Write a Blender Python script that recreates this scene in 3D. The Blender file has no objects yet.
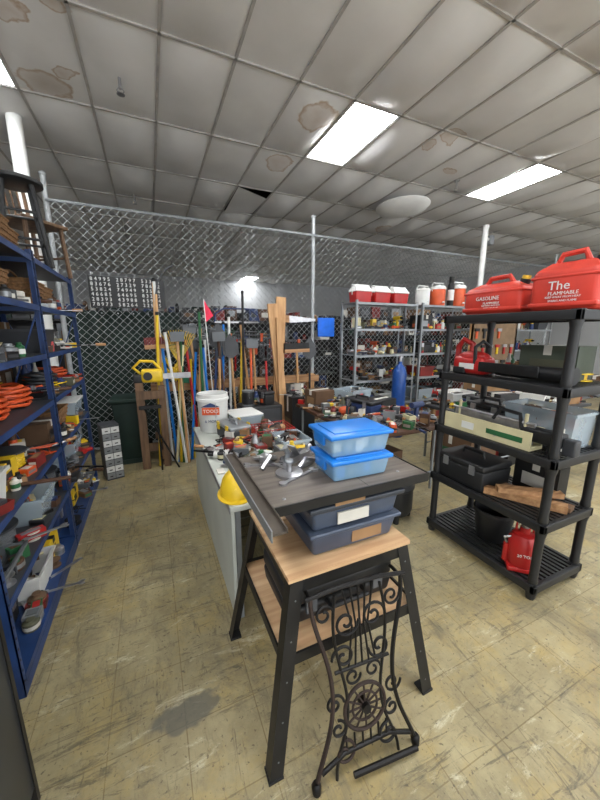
import bpy, math, random
import bmesh
from mathutils import Vector, Matrix
R = random.Random(11)
PI = math.pi
CEIL = 4.01

# ------------------------------------------------------------------ materials
def lin(c):
    out = []
    for v in c[:3]:
        v = v / 255.0
        out.append(v / 12.92 if v <= 0.04045 else ((v + 0.055) / 1.055) ** 2.4)
    return out
_mc = {}
def mat(name, col=(128, 128, 128), rough=.5, metal=0.0, var=.15, scale=9.0, bump=0.0, alpha=1.0, trans=0.0, emit=0.0):
    if name in _mc: return _mc[name]
    m = bpy.data.materials.new(name); m.use_nodes = True
    nt = m.node_tree; p = nt.nodes['Principled BSDF']
    l = lin(col)
    tc = nt.nodes.new('ShaderNodeTexCoord')
    nz = nt.nodes.new('ShaderNodeTexNoise'); nz.inputs['Scale'].default_value = scale; nz.inputs['Detail'].default_value = 5
    nt.links.new(tc.outputs['Object'], nz.inputs['Vector'])
    rp = nt.nodes.new('ShaderNodeValToRGB')
    rp.color_ramp.elements[0].position = .3; rp.color_ramp.elements[1].position = .7
    rp.color_ramp.elements[0].color = [max(0, v * (1 - var)) for v in l] + [1]
    rp.color_ramp.elements[1].color = [min(1, v * (1 + var)) for v in l] + [1]
    nt.links.new(nz.outputs['Fac'], rp.inputs['Fac'])
    nt.links.new(rp.outputs['Color'], p.inputs['Base Color'])
    p.inputs['Roughness'].default_value = rough
    p.inputs['Metallic'].default_value = metal
    p.inputs['Alpha'].default_value = alpha
    p.inputs['Transmission Weight'].default_value = trans
    if emit:
        p.inputs['Emission Color'].default_value = (.97, .985, 1, 1)
        p.inputs['Emission Strength'].default_value = emit
    if bump:
        bn = nt.nodes.new('ShaderNodeBump'); bn.inputs['Strength'].default_value = bump; bn.inputs['Distance'].default_value = .01
        nt.links.new(nz.outputs['Fac'], bn.inputs['Height']); nt.links.new(bn.outputs['Normal'], p.inputs['Normal'])
    _mc[name] = m
    return m

def wood(name, a, b, axis=0, rough=.6):
    if name in _mc: return _mc[name]
    m = bpy.data.materials.new(name); m.use_nodes = True
    nt = m.node_tree; p = nt.nodes['Principled BSDF']
    tc = nt.nodes.new('ShaderNodeTexCoord'); mp = nt.nodes.new('ShaderNodeMapping')
    sc = [22, 22, 22]; sc[axis] = 1.6
    mp.inputs['Scale'].default_value = sc
    nz = nt.nodes.new('ShaderNodeTexNoise'); nz.inputs['Scale'].default_value = 1.5; nz.inputs['Detail'].default_value = 7
    nt.links.new(tc.outputs['Object'], mp.inputs['Vector']); nt.links.new(mp.outputs['Vector'], nz.inputs['Vector'])
    rp = nt.nodes.new('ShaderNodeValToRGB')
    rp.color_ramp.elements[0].position = .35; rp.color_ramp.elements[1].position = .65
    rp.color_ramp.elements[0].color = lin(a) + [1]; rp.color_ramp.elements[1].color = lin(b) + [1]
    nt.links.new(nz.outputs['Fac'], rp.inputs['Fac']); nt.links.new(rp.outputs['Color'], p.inputs['Base Color'])
    p.inputs['Roughness'].default_value = rough
    _mc[name] = m
    return m

BLUE = mat('blue_steel', (34, 62, 112), .45, .1, .3, 6)
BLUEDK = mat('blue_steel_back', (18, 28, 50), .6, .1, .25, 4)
BLACKP = mat('black_plastic', (26, 27, 29), .5, 0, .2, 10)
BLACKM = mat('black_steel', (27, 27, 28), .42, .3, .3, 12)
IRON = mat('cast_iron', (22, 21, 21), .45, .5, .3, 20)
RUST = mat('rusty_iron', (46, 34, 29), .7, .3, .45, 30)
GREYM = mat('galvanised_steel', (138, 142, 145), .42, .5, .15, 8)
WIRE = mat('fence_wire', (180, 184, 186), .5, .2, .1, 8)
SILV = mat('bare_metal', (170, 170, 173), .3, .8, .2, 14)
WHITE = mat('white_plastic', (214, 215, 212), .45, 0, .06, 6)
CREAM = mat('cream_paint', (200, 192, 154), .5, 0, .1, 8)
RED = mat('red_plastic', (168, 30, 28), .4, 0, .15, 7)
MAROON = mat('dull_red', (118, 34, 30), .55, 0, .2, 7)
REDL = mat('red_can', (194, 56, 42), .45, 0, .15, 6)
ORANGE = mat('orange_plastic', (202, 82, 38), .45, 0, .12, 7)
YEL = mat('yellow_plastic', (222, 186, 36), .4, 0, .08, 7)
GREEN = mat('green_plastic', (36, 92, 54), .5, 0, .15, 7)
GREEND = mat('dark_green', (18, 42, 34), .6, 0, .2, 7)
BLUEP = mat('blue_lid', (16, 112, 198), .35, 0, .08, 7)
BLUED = mat('denim_blue', (38, 56, 98), .5, 0, .15, 7)
CARD = mat('cardboard', (140, 108, 74), .85, 0, .18, 6)
CARD2 = mat('cardboard_dark', (94, 70, 50), .85, 0, .18, 6)
WICK = mat('wicker', (128, 94, 60), .8, 0, .4, 60, bump=.6)
PAPER = mat('paper', (200, 197, 188), .8, 0, .08, 9)
CLEAR = mat('clear_plastic', (190, 205, 215), .2, 0, .05, 6, alpha=.42)
CLEARB = mat('clear_blue_plastic', (150, 190, 220), .2, 0, .08, 6, alpha=.5)
TOTE = mat('smoky_plastic', (70, 80, 98), .3, 0, .2, 5, alpha=.9)
GREYP = mat('grey_plastic', (92, 96, 100), .5, 0, .15, 7)
GREYD = mat('charcoal_plastic', (54, 56, 60), .5, 0, .15, 7)
OLIVE = mat('olive_drab', (84, 84, 66), .6, 0, .2, 7)
LAMIN = mat('grey_laminate', (184, 188, 180), .55, 0, .08, 3)
BROWN = mat('brown_wood_dark', (78, 52, 36), .6, 0, .25, 9)
PLYX = wood('plywood', (180, 142, 104), (208, 174, 134), 0)
PINEZ = wood('pine', (170, 126, 82), (202, 160, 112), 2)
PINEX = wood('pine_rail', (142, 102, 66), (180, 138, 96), 0)
OLDW = wood('old_timber', (86, 64, 46), (120, 92, 66), 2)
BOARD = wood('worn_grey_top', (84, 77, 71), (112, 104, 96), 0, .4)
RUBBER = mat('rubber', (22, 22, 22), .8)
PAL = [MAROON, RED, WHITE, GREYP, BLUED, CARD, CARD2, BLACKP, GREYD, ORANGE, YEL, GREEN, PAPER, PAPER, CREAM, GREYM, BLACKM, BROWN, BLACKP, GREYD, CARD, CARD2, OLIVE, GREYM, SILV]
HP = [BLACKP, BROWN, PINEX, GREYD, MAROON, BLACKM, YEL, BLUED, PINEX, ORANGE, BROWN, BLACKP]

# ------------------------------------------------------------------ mesh builder
class B:
    def __init__(s, name):
        s.n = name; s.V = []; s.F = []; s.MI = []; s.S = []; s.mats = []; s.M = Matrix.Identity(4)
    def at(s, x=0, y=0, z=0, rz=0, rx=0, ry=0):
        s.M = Matrix.Translation((x, y, z)) @ Matrix.Rotation(rz, 4, 'Z') @ Matrix.Rotation(rx, 4, 'X') @ Matrix.Rotation(ry, 4, 'Y')
        return s
    def push(s, vs, fs, m, smooth=False):
        if m not in s.mats: s.mats.append(m)
        i = s.mats.index(m); o = len(s.V)
        for v in vs: s.V.append(tuple(s.M @ Vector(v)))
        for f in fs:
            s.F.append([a + o for a in f]); s.MI.append(i); s.S.append(smooth)
    def box(s, x0, x1, y0, y1, z0, z1, m, bev=0, taper=0):
        t = taper
        if bev <= 0:
            vs = [(x0 + t, y0 + t, z0), (x1 - t, y0 + t, z0), (x1 - t, y1 - t, z0), (x0 + t, y1 - t, z0), (x0, y0, z1), (x1, y0, z1), (x1, y1, z1), (x0, y1, z1)]
            s.push(vs, [(0, 3, 2, 1), (4, 5, 6, 7), (0, 1, 5, 4), (1, 2, 6, 5), (2, 3, 7, 6), (3, 0, 4, 7)], m)
            return s
        bm = bmesh.new(); bmesh.ops.create_cube(bm, size=1)
        for v in bm.verts:
            top = v.co.z > 0
            tt = 0 if top else t
            v.co = Vector(((x0 + tt) if v.co.x < 0 else (x1 - tt), (y0 + tt) if v.co.y < 0 else (y1 - tt), z1 if top else z0))
        bmesh.ops.bevel(bm, geom=bm.edges[:], offset=bev, segments=3, affect='EDGES', profile=.5)
        bm.verts.ensure_lookup_table()
        s.push([v.co[:] for v in bm.verts], [[v.index for v in f.verts] for f in bm.faces], m, True)
        bm.free(); return s
    def cb(s, cx, cy, z0, sx, sy, sz, m, bev=0, taper=0):
        return s.box(cx - sx / 2, cx + sx / 2, cy - sy / 2, cy + sy / 2, z0, z0 + sz, m, bev, taper)
    def openbox(s, sx, sy, h, m, t=.006, taper=.02, z0=0):
        a = sx / 2; b = sy / 2; q = taper
        o = [(-a + q, -b + q, z0), (a - q, -b + q, z0), (a - q, b - q, z0), (-a + q, b - q, z0), (-a, -b, z0 + h), (a, -b, z0 + h), (a, b, z0 + h), (-a, b, z0 + h)]
        i = [(-a + q + t, -b + q + t, z0 + t), (a - q - t, -b + q + t, z0 + t), (a - q - t, b - q - t, z0 + t), (-a + q + t, b - q - t, z0 + t), (-a + t, -b + t, z0 + h), (a - t, -b + t, z0 + h), (a - t, b - t, z0 + h), (-a + t, b - t, z0 + h)]
        f = [(0, 3, 2, 1), (0, 1, 5, 4), (1, 2, 6, 5), (2, 3, 7, 6), (3, 0, 4, 7), (8, 9, 10, 11)]
        for k in range(4):
            n = (k + 1) % 4
            f.append((8 + n, 8 + k, 12 + k, 12 + n)); f.append((4 + k, 4 + n, 12 + n, 12 + k))
        s.push(o + i, f, m); return s
    def tube(s, pts, r, m, n=6, closed=False, r2=None, cap=True):
        P = [Vector(p) for p in pts]; N = len(P); vs = []; fs = []
        pu = None
        for i in range(N):
            if closed: d = P[(i + 1) % N] - P[i - 1]
            else: d = P[min(i + 1, N - 1)] - P[max(i - 1, 0)]
            if d.length < 1e-9: d = Vector((0, 0, 1))
            d.normalize()
            if pu is None:
                pu = d.orthogonal().normalized()
            else:
                pu = (pu - d * pu.dot(d))
                if pu.length < 1e-6: pu = d.orthogonal()
                pu.normalize()
            w = d.cross(pu)
            rr = r if r2 is None else r + (r2 - r) * i / (N - 1)
            for k in range(n):
                a = 2 * PI * k / n
                vs.append(P[i] + (pu * math.cos(a) + w * math.sin(a)) * rr)
        for i in range(N if closed else N - 1):
            j = (i + 1) % N
            for k in range(n):
                q = (k + 1) % n
                fs.append((i * n + k, i * n + q, j * n + q, j * n + k))
        if cap and not closed:
            fs.append(tuple(range(n - 1, -1, -1))); fs.append(tuple((N - 1) * n + k for k in range(n)))
        s.push([v[:] for v in vs], fs, m, n > 4); return s
    def cyl(s, p, q, r, m, r2=None, n=14): return s.tube([p, q], r, m, n, False, r2)
    def lathe(s, prof, m, c=(0, 0, 0), n=20, sy=1.0):
        vs = []; fs = []
        for (r, z) in prof:
            for k in range(n):
                a = 2 * PI * k / n
                vs.append((c[0] + r * math.cos(a), c[1] + r * sy * math.sin(a), c[2] + z))
        for i in range(len(prof) - 1):
            for k in range(n):
                q = (k + 1) % n
                fs.append((i * n + k, i * n + q, (i + 1) * n + q, (i + 1) * n + k))
        fs.append(tuple(range(n - 1, -1, -1))); fs.append(tuple((len(prof) - 1) * n + k for k in range(n)))
        s.push(vs, fs, m, True); return s
    def ell(s, c, rx, ry, rz, m, n=14, k=8):
        prof = [(max(.0005, math.sin(PI * i / k)), -math.cos(PI * i / k)) for i in range(k + 1)]
        vs = []; fs = []
        for (r, z) in prof:
            for j in range(n):
                a = 2 * PI * j / n
                vs.append((c[0] + r * rx * math.cos(a), c[1] + r * ry * math.sin(a), c[2] + z * rz))
        for i in range(k):
            for j in range(n):
                q = (j + 1) % n
                fs.append((i * n + j, i * n + q, (i + 1) * n + q, (i + 1) * n + j))
        s.push(vs, fs, m, True); return s
    def prism(s, poly, h, m, z0=0):
        n = len(poly)
        vs = [(x, y, z0) for x, y in poly] + [(x, y, z0 + h) for x, y in poly]
        fs = [tuple(range(n - 1, -1, -1)), tuple(range(n, 2 * n))]
        for k in range(n):
            q = (k + 1) % n; fs.append((k, q, n + q, n + k))
        s.push(vs, fs, m); return s
    def text(s, t, size, m, ext=.001):
        c = bpy.data.curves.new('t', 'FONT'); c.body = t; c.size = size; c.extrude = ext
        c.align_x = 'CENTER'; c.align_y = 'CENTER'; c.resolution_u = 2
        o = bpy.data.objects.new('t', c); bpy.context.collection.objects.link(o)
        bpy.context.view_layer.update()
        me = o.to_mesh()
        vs = [(v.co.x, -v.co.z, v.co.y) for v in me.vertices]
        fs = [tuple(p.vertices) for p in me.polygons]
        s.push(vs, fs, m)
        o.to_mesh_clear(); bpy.data.objects.remove(o); bpy.data.curves.remove(c)
        return s
    def done(s, x=0, y=0, z=0, rz=0, rx=0, ry=0):
        me = bpy.data.meshes.new(s.n); me.from_pydata(s.V, [], s.F)
        for m in s.mats: me.materials.append(m)
        me.polygons.foreach_set('material_index', s.MI); me.polygons.foreach_set('use_smooth', s.S)
        me.update()
        bm = bmesh.new(); bm.from_mesh(me); bmesh.ops.recalc_face_normals(bm, faces=bm.faces[:])
        bm.to_mesh(me); bm.free()
        if any(s.S):
            try: me.set_sharp_from_angle(angle=.7)
            except Exception: pass
        o = bpy.data.objects.new(s.n, me); bpy.context.collection.objects.link(o)
        o.matrix_world = Matrix.Translation((x, y, z)) @ Matrix.Rotation(rz, 4, 'Z') @ Matrix.Rotation(rx, 4, 'X') @ Matrix.Rotation(ry, 4, 'Y')
        return o

def arc(cx, cz, r, a0, a1, n=14, y=0, r1=None):
    r1 = r if r1 is None else r1
    return [(cx + (r + (r1 - r) * i / n) * math.cos(a0 + (a1 - a0) * i / n), y, cz + (r + (r1 - r) * i / n) * math.sin(a0 + (a1 - a0) * i / n)) for i in range(n + 1)]

# ------------------------------------------------------------------ room shell
XL, XR, YB, YF = -0.347 - .61 * 7, -0.347 + .61 * 21, 3.28 - 1.22 * 6, 3.28 + 1.22 * 10

def floor_mat():
    m = bpy.data.materials.new('worn_vinyl_floor'); m.use_nodes = True
    nt = m.node_tree; N = nt.nodes; L = nt.links; p = N['Principled BSDF']
    g = N.new('ShaderNodeNewGeometry')
    def noise(sc, det=6, scale=(1, 1, 1), dist=0, off=(0, 0, 0), rot=0, rough=.65):
        mp = N.new('ShaderNodeMapping'); mp.inputs['Scale'].default_value = scale; mp.inputs['Location'].default_value = off
        mp.inputs['Rotation'].default_value = (0, 0, rot)
        n = N.new('ShaderNodeTexNoise'); n.inputs['Scale'].default_value = sc; n.inputs['Detail'].default_value = det
        n.inputs['Distortion'].default_value = dist; n.inputs['Roughness'].default_value = rough
        L.new(g.outputs['Position'], mp.inputs['Vector']); L.new(mp.outputs['Vector'], n.inputs['Vector']); return n.outputs['Fac']
    def ramp(f, a, b, ca=(0, 0, 0, 1), cb=(1, 1, 1, 1)):
        r = N.new('ShaderNodeValToRGB'); r.color_ramp.elements[0].position = a; r.color_ramp.elements[1].position = b
        r.color_ramp.elements[0].color = ca; r.color_ramp.elements[1].color = cb
        L.new(f, r.inputs['Fac']); return r.outputs['Color']
    def g1(v): return (v, v, v, 1)
    def mix(f, a, b, mode='MIX'):
        x = N.new('ShaderNodeMix'); x.data_type = 'RGBA'; x.blend_type = mode
        if isinstance(f, float): x.inputs[0].default_value = f
        else: L.new(f, x.inputs[0])
        for s_, v in ((6, a), (7, b)):
            if isinstance(v, (list, tuple)): x.inputs[s_].default_value = v
            else: L.new(v, x.inputs[s_])
        return x.outputs[2]
    base = ramp(noise(2.2, 9, rough=.75), .34, .66, lin((132, 120, 90)) + [1], lin((172, 160, 124)) + [1])
    br = N.new('ShaderNodeTexBrick'); br.offset = 0; br.squash = 1
    br.inputs['Scale'].default_value = 1; br.inputs['Brick Width'].default_value = .305; br.inputs['Row Height'].default_value = .305
    br.inputs['Mortar Size'].default_value = .0026; br.inputs['Mortar Smooth'].default_value = .3; br.inputs['Bias'].default_value = 0
    br.inputs['Color1'].default_value = (1, 1, 1, 1); br.inputs['Color2'].default_value = (.82, .82, .8, 1); br.inputs['Mortar'].default_value = (.45, .4, .3, 1)
    L.new(g.outputs['Position'], br.inputs['Vector'])
    col = mix(.75, base, br.outputs['Color'], 'MULTIPLY')
    col = mix(ramp(noise(2.8, 8, off=(7, 2, 0), rough=.75), .48, .68, g1(0), g1(.75)), col, lin((170, 147, 90)) + [1])
    col = mix(ramp(noise(4.5, 9, (1, .6, 1), .6, (2, 9, 0), .4, .8), .5, .66, g1(0), g1(.8)), col, lin((110, 103, 84)) + [1])
    col = mix(ramp(noise(16, 9, (.16, 1, 1), 1.0, (3, 1, 0), .5, .8), .55, .63, g1(0), g1(.75)), col, lin((80, 74, 62)) + [1])
    col = mix(ramp(noise(16, 9, (1, .16, 1), 1.0, (1, 8, 0), .5, .8), .56, .64, g1(0), g1(.7)), col, lin((84, 78, 64)) + [1])
    col = mix(ramp(noise(9, 9, (.3, 1, 1), .5, (8, 3, 0), -.5, .8), .58, .66, g1(0), g1(.7)), col, lin((200, 192, 166)) + [1])
    col = mix(ramp(noise(50, 3, (1, 1, 1), .3, (1, 5, 0)), .61, .69, g1(0), g1(.8)), col, lin((82, 74, 60)) + [1])
    mp = N.new('ShaderNodeMapping'); mp.inputs['Location'].default_value = (-0.02 * 6, -1.27 * 13, 0); mp.inputs['Scale'].default_value = (6, 13, 0)
    nn = N.new('ShaderNodeTexNoise'); nn.inputs['Scale'].default_value = 16; nn.inputs['Detail'].default_value = 8
    L.new(g.outputs['Position'], nn.inputs['Vector'])
    L.new(g.outputs['Position'], mp.inputs['Vector'])
    ln = N.new('ShaderNodeVectorMath'); ln.operation = 'LENGTH'; L.new(mp.outputs['Vector'], ln.inputs[0])
    ml = N.new('ShaderNodeMath'); ml.operation = 'MULTIPLY'; ml.inputs[1].default_value = 1.4; L.new(nn.outputs['Fac'], ml.inputs[0])
    ad = N.new('ShaderNodeMath'); ad.operation = 'ADD'; L.new(ln.outputs['Value'], ad.inputs[0]); L.new(ml.outputs[0], ad.inputs[1])
    r = N.new('ShaderNodeMapRange'); r.inputs['From Min'].default_value = 1.45; r.inputs['From Max'].default_value = 1.7; r.inputs['To Min'].default_value = .75; r.inputs['To Max'].default_value = 0
    L.new(ad.outputs[0], r.inputs['Value'])
    col = mix(r.outputs[0], col, lin((92, 91, 84)) + [1])
    L.new(col, p.inputs['Base Color'])
    rr = N.new('ShaderNodeMapRange'); rr.inputs['To Min'].default_value = .3; rr.inputs['To Max'].default_value = .6
    L.new(noise(5), rr.inputs['Value']); L.new(rr.outputs[0], p.inputs['Roughness'])
    return m

def ceil_mat():
    m = bpy.data.materials.new('stained_ceiling_tile'); m.use_nodes = True
    nt = m.node_tree; N = nt.nodes; L = nt.links; p = N['Principled BSDF']
    g = N.new('ShaderNodeNewGeometry')
    n1 = N.new('ShaderNodeTexNoise'); n1.inputs['Scale'].default_value = 1.1; n1.inputs['Detail'].default_value = 6
    L.new(g.outputs['Position'], n1.inputs['Vector'])
    rp = N.new('ShaderNodeValToRGB'); rp.color_ramp.elements[0].position = .3; rp.color_ramp.elements[1].position = .7
    rp.color_ramp.elements[0].color = lin((210, 208, 206)) + [1]; rp.color_ramp.elements[1].color = lin((232, 231, 230)) + [1]
    L.new(n1.outputs['Fac'], rp.inputs['Fac']); col = rp.outputs['Color']
    n2 = N.new('ShaderNodeTexNoise'); n2.inputs['Scale'].default_value = 5; n2.inputs['Detail'].default_value = 4
    L.new(g.outputs['Position'], n2.inputs['Vector'])
    sub = N.new('ShaderNodeVectorMath'); sub.operation = 'SUBTRACT'; sub.inputs[1].default_value = (.5, .5, .5); L.new(n2.outputs['Color'], sub.inputs[0])
    scl = N.new('ShaderNodeVectorMath'); scl.operation = 'SCALE'; scl.inputs['Scale'].default_value = .3; L.new(sub.outputs[0], scl.inputs[0])
    add = N.new('ShaderNodeVectorMath'); add.operation = 'ADD'; L.new(g.outputs['Position'], add.inputs[0]); L.new(scl.outputs[0], add.inputs[1])
    mul = N.new('ShaderNodeVectorMath'); mul.operation = 'MULTIPLY'; mul.inputs[1].default_value = (1, 1, 0); L.new(add.outputs[0], mul.inputs[0])
    acc = None
    for (cx, cy, r) in [(1.84, 3.6, .2), (1.82, 4.75, .16), (3.5, 3.3, .12), (3.36, 3.55, .08), (-.72, 4.3, .2), (-.5, 4.05, .1), (-.75, 3.5, .12), (4.15, 3.9, .08), (4.9, 6.3, .2), (-.45, 3.3, .1)]:
        d = N.new('ShaderNodeVectorMath'); d.operation = 'DISTANCE'; d.inputs[1].default_value = (cx, cy, 0); L.new(mul.outputs[0], d.inputs[0])
        dv = N.new('ShaderNodeMath'); dv.operation = 'DIVIDE'; dv.inputs[1].default_value = r * 2; L.new(d.outputs['Value'], dv.inputs[0])
        q = N.new('ShaderNodeValToRGB'); e = q.color_ramp.elements
        e[0].position = 0; e[0].color = (.45, .45, .45, 1); e[1].position = .4; e[1].color = (.25, .25, .25, 1)
        a = e.new(.5); a.color = (.8, .8, .8, 1); b = e.new(.56); b.color = (0, 0, 0, 1)
        L.new(dv.outputs[0], q.inputs['Fac'])
        if acc is None: acc = q.outputs['Color']
        else:
            mx = N.new('ShaderNodeMath'); mx.operation = 'MAXIMUM'; L.new(acc, mx.inputs[0]); L.new(q.outputs['Color'], mx.inputs[1]); acc = mx.outputs[0]
    x = N.new('ShaderNodeMix'); x.data_type = 'RGBA'; L.new(acc, x.inputs[0]); L.new(col, x.inputs[6]); x.inputs[7].default_value = lin((172, 142, 110)) + [1]
    L.new(x.outputs[2], p.inputs['Base Color']); p.inputs['Roughness'].default_value = .42
    return m

B('floor').box(XL, XR, YB, YF, -.1, 0, floor_mat()).done()
WALL = mat('painted_wall', (186, 188, 190), .8, 0, .07, 1.2)
B('wall_left').box(XL - .1, XL, YB, YF, 0, CEIL + .3, WALL).done()
B('wall_right').box(XR, XR + .1, YB, YF, 0, CEIL + .3, WALL).done()
B('wall_back').box(XL, XR, YF, YF + .1, 0, CEIL + .3, WALL).done()
b = B('wall_front'); b.box(XL, XR, YB - .1, YB, 0, .4, WALL).box(XL, XR, YB - .1, YB, 3.5, CEIL + .3, WALL)  # unseen wall; its openings are added to let daylight brighten the ceiling
nw = 5; ww = (XR - XL) / nw
for k in range(nw + 1): xx = XL + ww * k; b.box(max(XL, xx - .15), min(XR, xx + .15), YB - .1, YB, .4, 3.5, WALL)
b.done()
for k in range(nw):
    b = B('added_window_%d' % (k + 1)); x0 = XL + ww * k + .15; x1 = XL + ww * (k + 1) - .15  # unseen frames around openings added to bring in daylight
    for a in ((x0, x1, .4, .45), (x0, x1, 3.45, 3.5), (x0, x0 + .05, .45, 3.45), (x1 - .05, x1, .45, 3.45), ((x0 + x1) / 2 - .02, (x0 + x1) / 2 + .02, .45, 3.45)): b.box(a[0], a[1], YB - .07, YB - .03, a[2], a[3], GREYM)
    b.done()
    pl = bpy.data.lights.new('added_window_portal', 'AREA'); pl.shape = 'RECTANGLE'; pl.size = x1 - x0; pl.size_y = 3.1; pl.cycles.is_portal = True  # portal samples world light through the added opening
    po = bpy.data.objects.new('added_window_portal', pl); bpy.context.collection.objects.link(po); po.location = ((x0 + x1) / 2, YB - .02, 1.95); po.rotation_euler = (PI / 2, 0, 0)
BASEB = mat('vinyl_base', (60, 56, 52), .7)
B('baseboard_back').box(XL, XR, YF - .015, YF, 0, .12, BASEB).done()
B('baseboard_left').box(XL, XL + .015, YB, YF, 0, .12, BASEB).done()

LIGHTS = {(-2, 0), (4, 0), (9, 0), (7, 9), (-2, -3), (2, -3), (7, -3), (12, -3), (4, -5), (9, -5), (-5, 4), (17, -1)}  # some fixtures are unseen, added behind and beside the view to brighten the room
DARK = {(3, 2)}
CM = ceil_mat(); LENSM = mat('unlit_lens', (240, 240, 238), .4, 0, .03)
TB = mat('ceiling_grid', (176, 172, 168), .6, 0, .15)
ct = B('ceiling')
for i in range(-7, 21):
    for j in range(-6, 10):
        if (i, j) in LIGHTS or (i, j) in DARK: continue
        x0 = -.347 + .61 * i; y0 = 3.28 + 1.22 * j
        A = R.choice([.03, .045, .06, .08, .1, .09]) * (1.15 if i > 2 else .75) * (1.1 if j > 0 else 1)
        nu, nv = 8, 10
        vs = []; fs = []
        for v in range(nv + 1):
            for u in range(nu + 1):
                a = u / nu; b = v / nv
                sag = A * (1 - abs(2 * a - 1) ** 1.9) * (1 - abs(2 * b - 1) ** 2.2)
                vs.append((x0 + a * .61, y0 + b * 1.22, CEIL + .004 - sag))
        for v in range(nv):
            for u in range(nu):
                k = v * (nu + 1) + u
                fs.append((k, k + 1, k + nu + 2, k + nu + 1))
        ct.push(vs, fs, CM, True)
for i in range(-7, 22): ct.box(-.347 + .61 * i - .012, -.347 + .61 * i + .012, YB, YF, CEIL - .01, CEIL + .01, TB)
for j in range(-6, 11): ct.box(XL, XR, 3.28 + 1.22 * j - .012, 3.28 + 1.22 * j + .012, CEIL - .01, CEIL + .01, TB)
x0 = -.347 + .61 * 3; y0 = 3.28 + 1.22 * 2
ct.push([(x0 + .02, y0 + .02, CEIL - .01), (x0 + .59, y0 + .3, CEIL - .01), (x0 + .59, y0 + 1.2, CEIL + .02), (x0 + .02, y0 + 1.2, CEIL - .05)], [(0, 1, 2, 3)], CM)
ct.done()
B('roof_deck').box(XL, XR, YB, YF, CEIL + .3, CEIL + .34, mat('deck_dark', (60, 57, 54), .9)).done()
b = B('ceiling_dome_cover'); b.lathe([(.44, 0), (.44, -.02), (.4, -.06), (.28, -.1), (.12, -.12), (.01, -.125)], LENSM, n=36, sy=1.15); b.done(4.32, 5.1, CEIL - .1)
EM = mat('lit_lens', (255, 255, 255), .5, 0, 0, emit=27)
for (i, j) in sorted(LIGHTS):
    x0 = -.347 + .61 * i; y0 = 3.28 + 1.22 * j
    b = B('ceiling_light')
    b.box(x0 + .03, x0 + .58, y0 + .03, y0 + 1.19, CEIL + .001, CEIL + .004, EM)
    for a in ((x0 + .013, x0 + .03, y0 + .013, y0 + 1.207), (x0 + .58, x0 + .597, y0 + .013, y0 + 1.207)): b.box(*a, CEIL - .004, CEIL + .06, WHITE)
    for a in ((x0 + .03, x0 + .58, y0 + .013, y0 + .03), (x0 + .03, x0 + .58, y0 + 1.19, y0 + 1.207)): b.box(*a, CEIL - .004, CEIL + .06, WHITE)
    b.box(x0 + .013, x0 + .597, y0 + .013, y0 + 1.207, CEIL + .06, CEIL + .09, WHITE)
    b.done()
def sprinkler(x, y):
    b = B('fire_sprinkler')
    b.lathe([(.045, 0), (.05, .01), (.03, .018)], SILV, (0, 0, -.018)).cyl((0, 0, -.018), (0, 0, -.12), .014, SILV)
    b.tube([(.012, 0, -.11), (.03, 0, -.135), (.012, 0, -.16)], .005, SILV).tube([(-.012, 0, -.11), (-.03, 0, -.135), (-.012, 0, -.16)], .005, SILV)
    b.lathe([(.035, 0), (.035, .004)], SILV, (0, 0, -.164)); b.done(x, y, CEIL - .02)
sprinkler(-.06, 3.85); sprinkler(4.5, 4.1); sprinkler(-.05, 6.7)

# structural columns
b = B('column'); b.lathe([(.1, 0), (.1, .02), (.07, .03), (.07, CEIL - .04), (.09, CEIL - .03), (.09, CEIL - .02)], WHITE, n=28); b.done(-1.14, 4.94)
b = B('pipe_post'); b.lathe([(.12, 0), (.12, .02), (.055, .03), (.055, 3.72), (.06, 3.73), (.06, 3.8)], WHITE)
b.cyl((-.05, 0, 3.55), (.16, 0, 3.55), .03, WHITE).box(.1, .2, -.06, .06, 3.45, 3.62, GREYM); b.done(6.35, 4.95)

# chain link fence
FY = 5.2
b = B('chain_link_fence')
p = .1; wires = int(10.4 / (p / 2)); x00 = -1.02; nz_ = 64
for i in range(wires):
    pts = []
    ph = i % 2
    for k in range(0, nz_ + 1):
        pts.append((x00 + i * p / 2 + ((k + ph) % 2) * p / 2, FY + (.004 if (k % 2) else -.004), .05 + k * 3.2 / nz_))
    b.tube(pts, .0036, WIRE, 3, cap=False)
for z in (3.27, .06): b.cyl((x00, FY + .03, z), (x00 + 10.4, FY + .03, z), .02, GREYM, n=8)
for x in (-1.02, 2.62, 9.38):
    b.cyl((x, FY + .06, 0), (x, FY + .06, 3.55), .03, WIRE, n=12); b.ell((x, FY + .06, 3.56), .04, .04, .03, WIRE)
b.done()
b = B('privacy_screen'); b.box(-1.0, .42, FY + .1, FY + .11, .02, 1.98, mat('screen_fabric', (16, 34, 28), .8, 0, .3, 5))
for k in range(8): b.cyl((-.95 + k * .19, FY + .1, 1.95), (-.95 + k * .19, FY + .0, 1.95), .008, SILV, n=6)
b.done()
b = B('patterned_black_board'); b.box(-.68, .24, FY - .03, FY - .02, 2.02, 2.42, BLACKP)
for r_ in range(6):
    for c in range(18):
        if (c + 1) % 6 == 0: continue
        b.at(-.64 + c * .05, FY - .032, 2.38 - r_ * .064); b.text(R.choice('23456789'), .065, WHITE, .0015)
b.at()
for x in (-.64, .2): b.cyl((x, FY - .03, 2.42), (x, FY + .0, 2.46), .006, SILV, n=6)
b.done()

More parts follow.
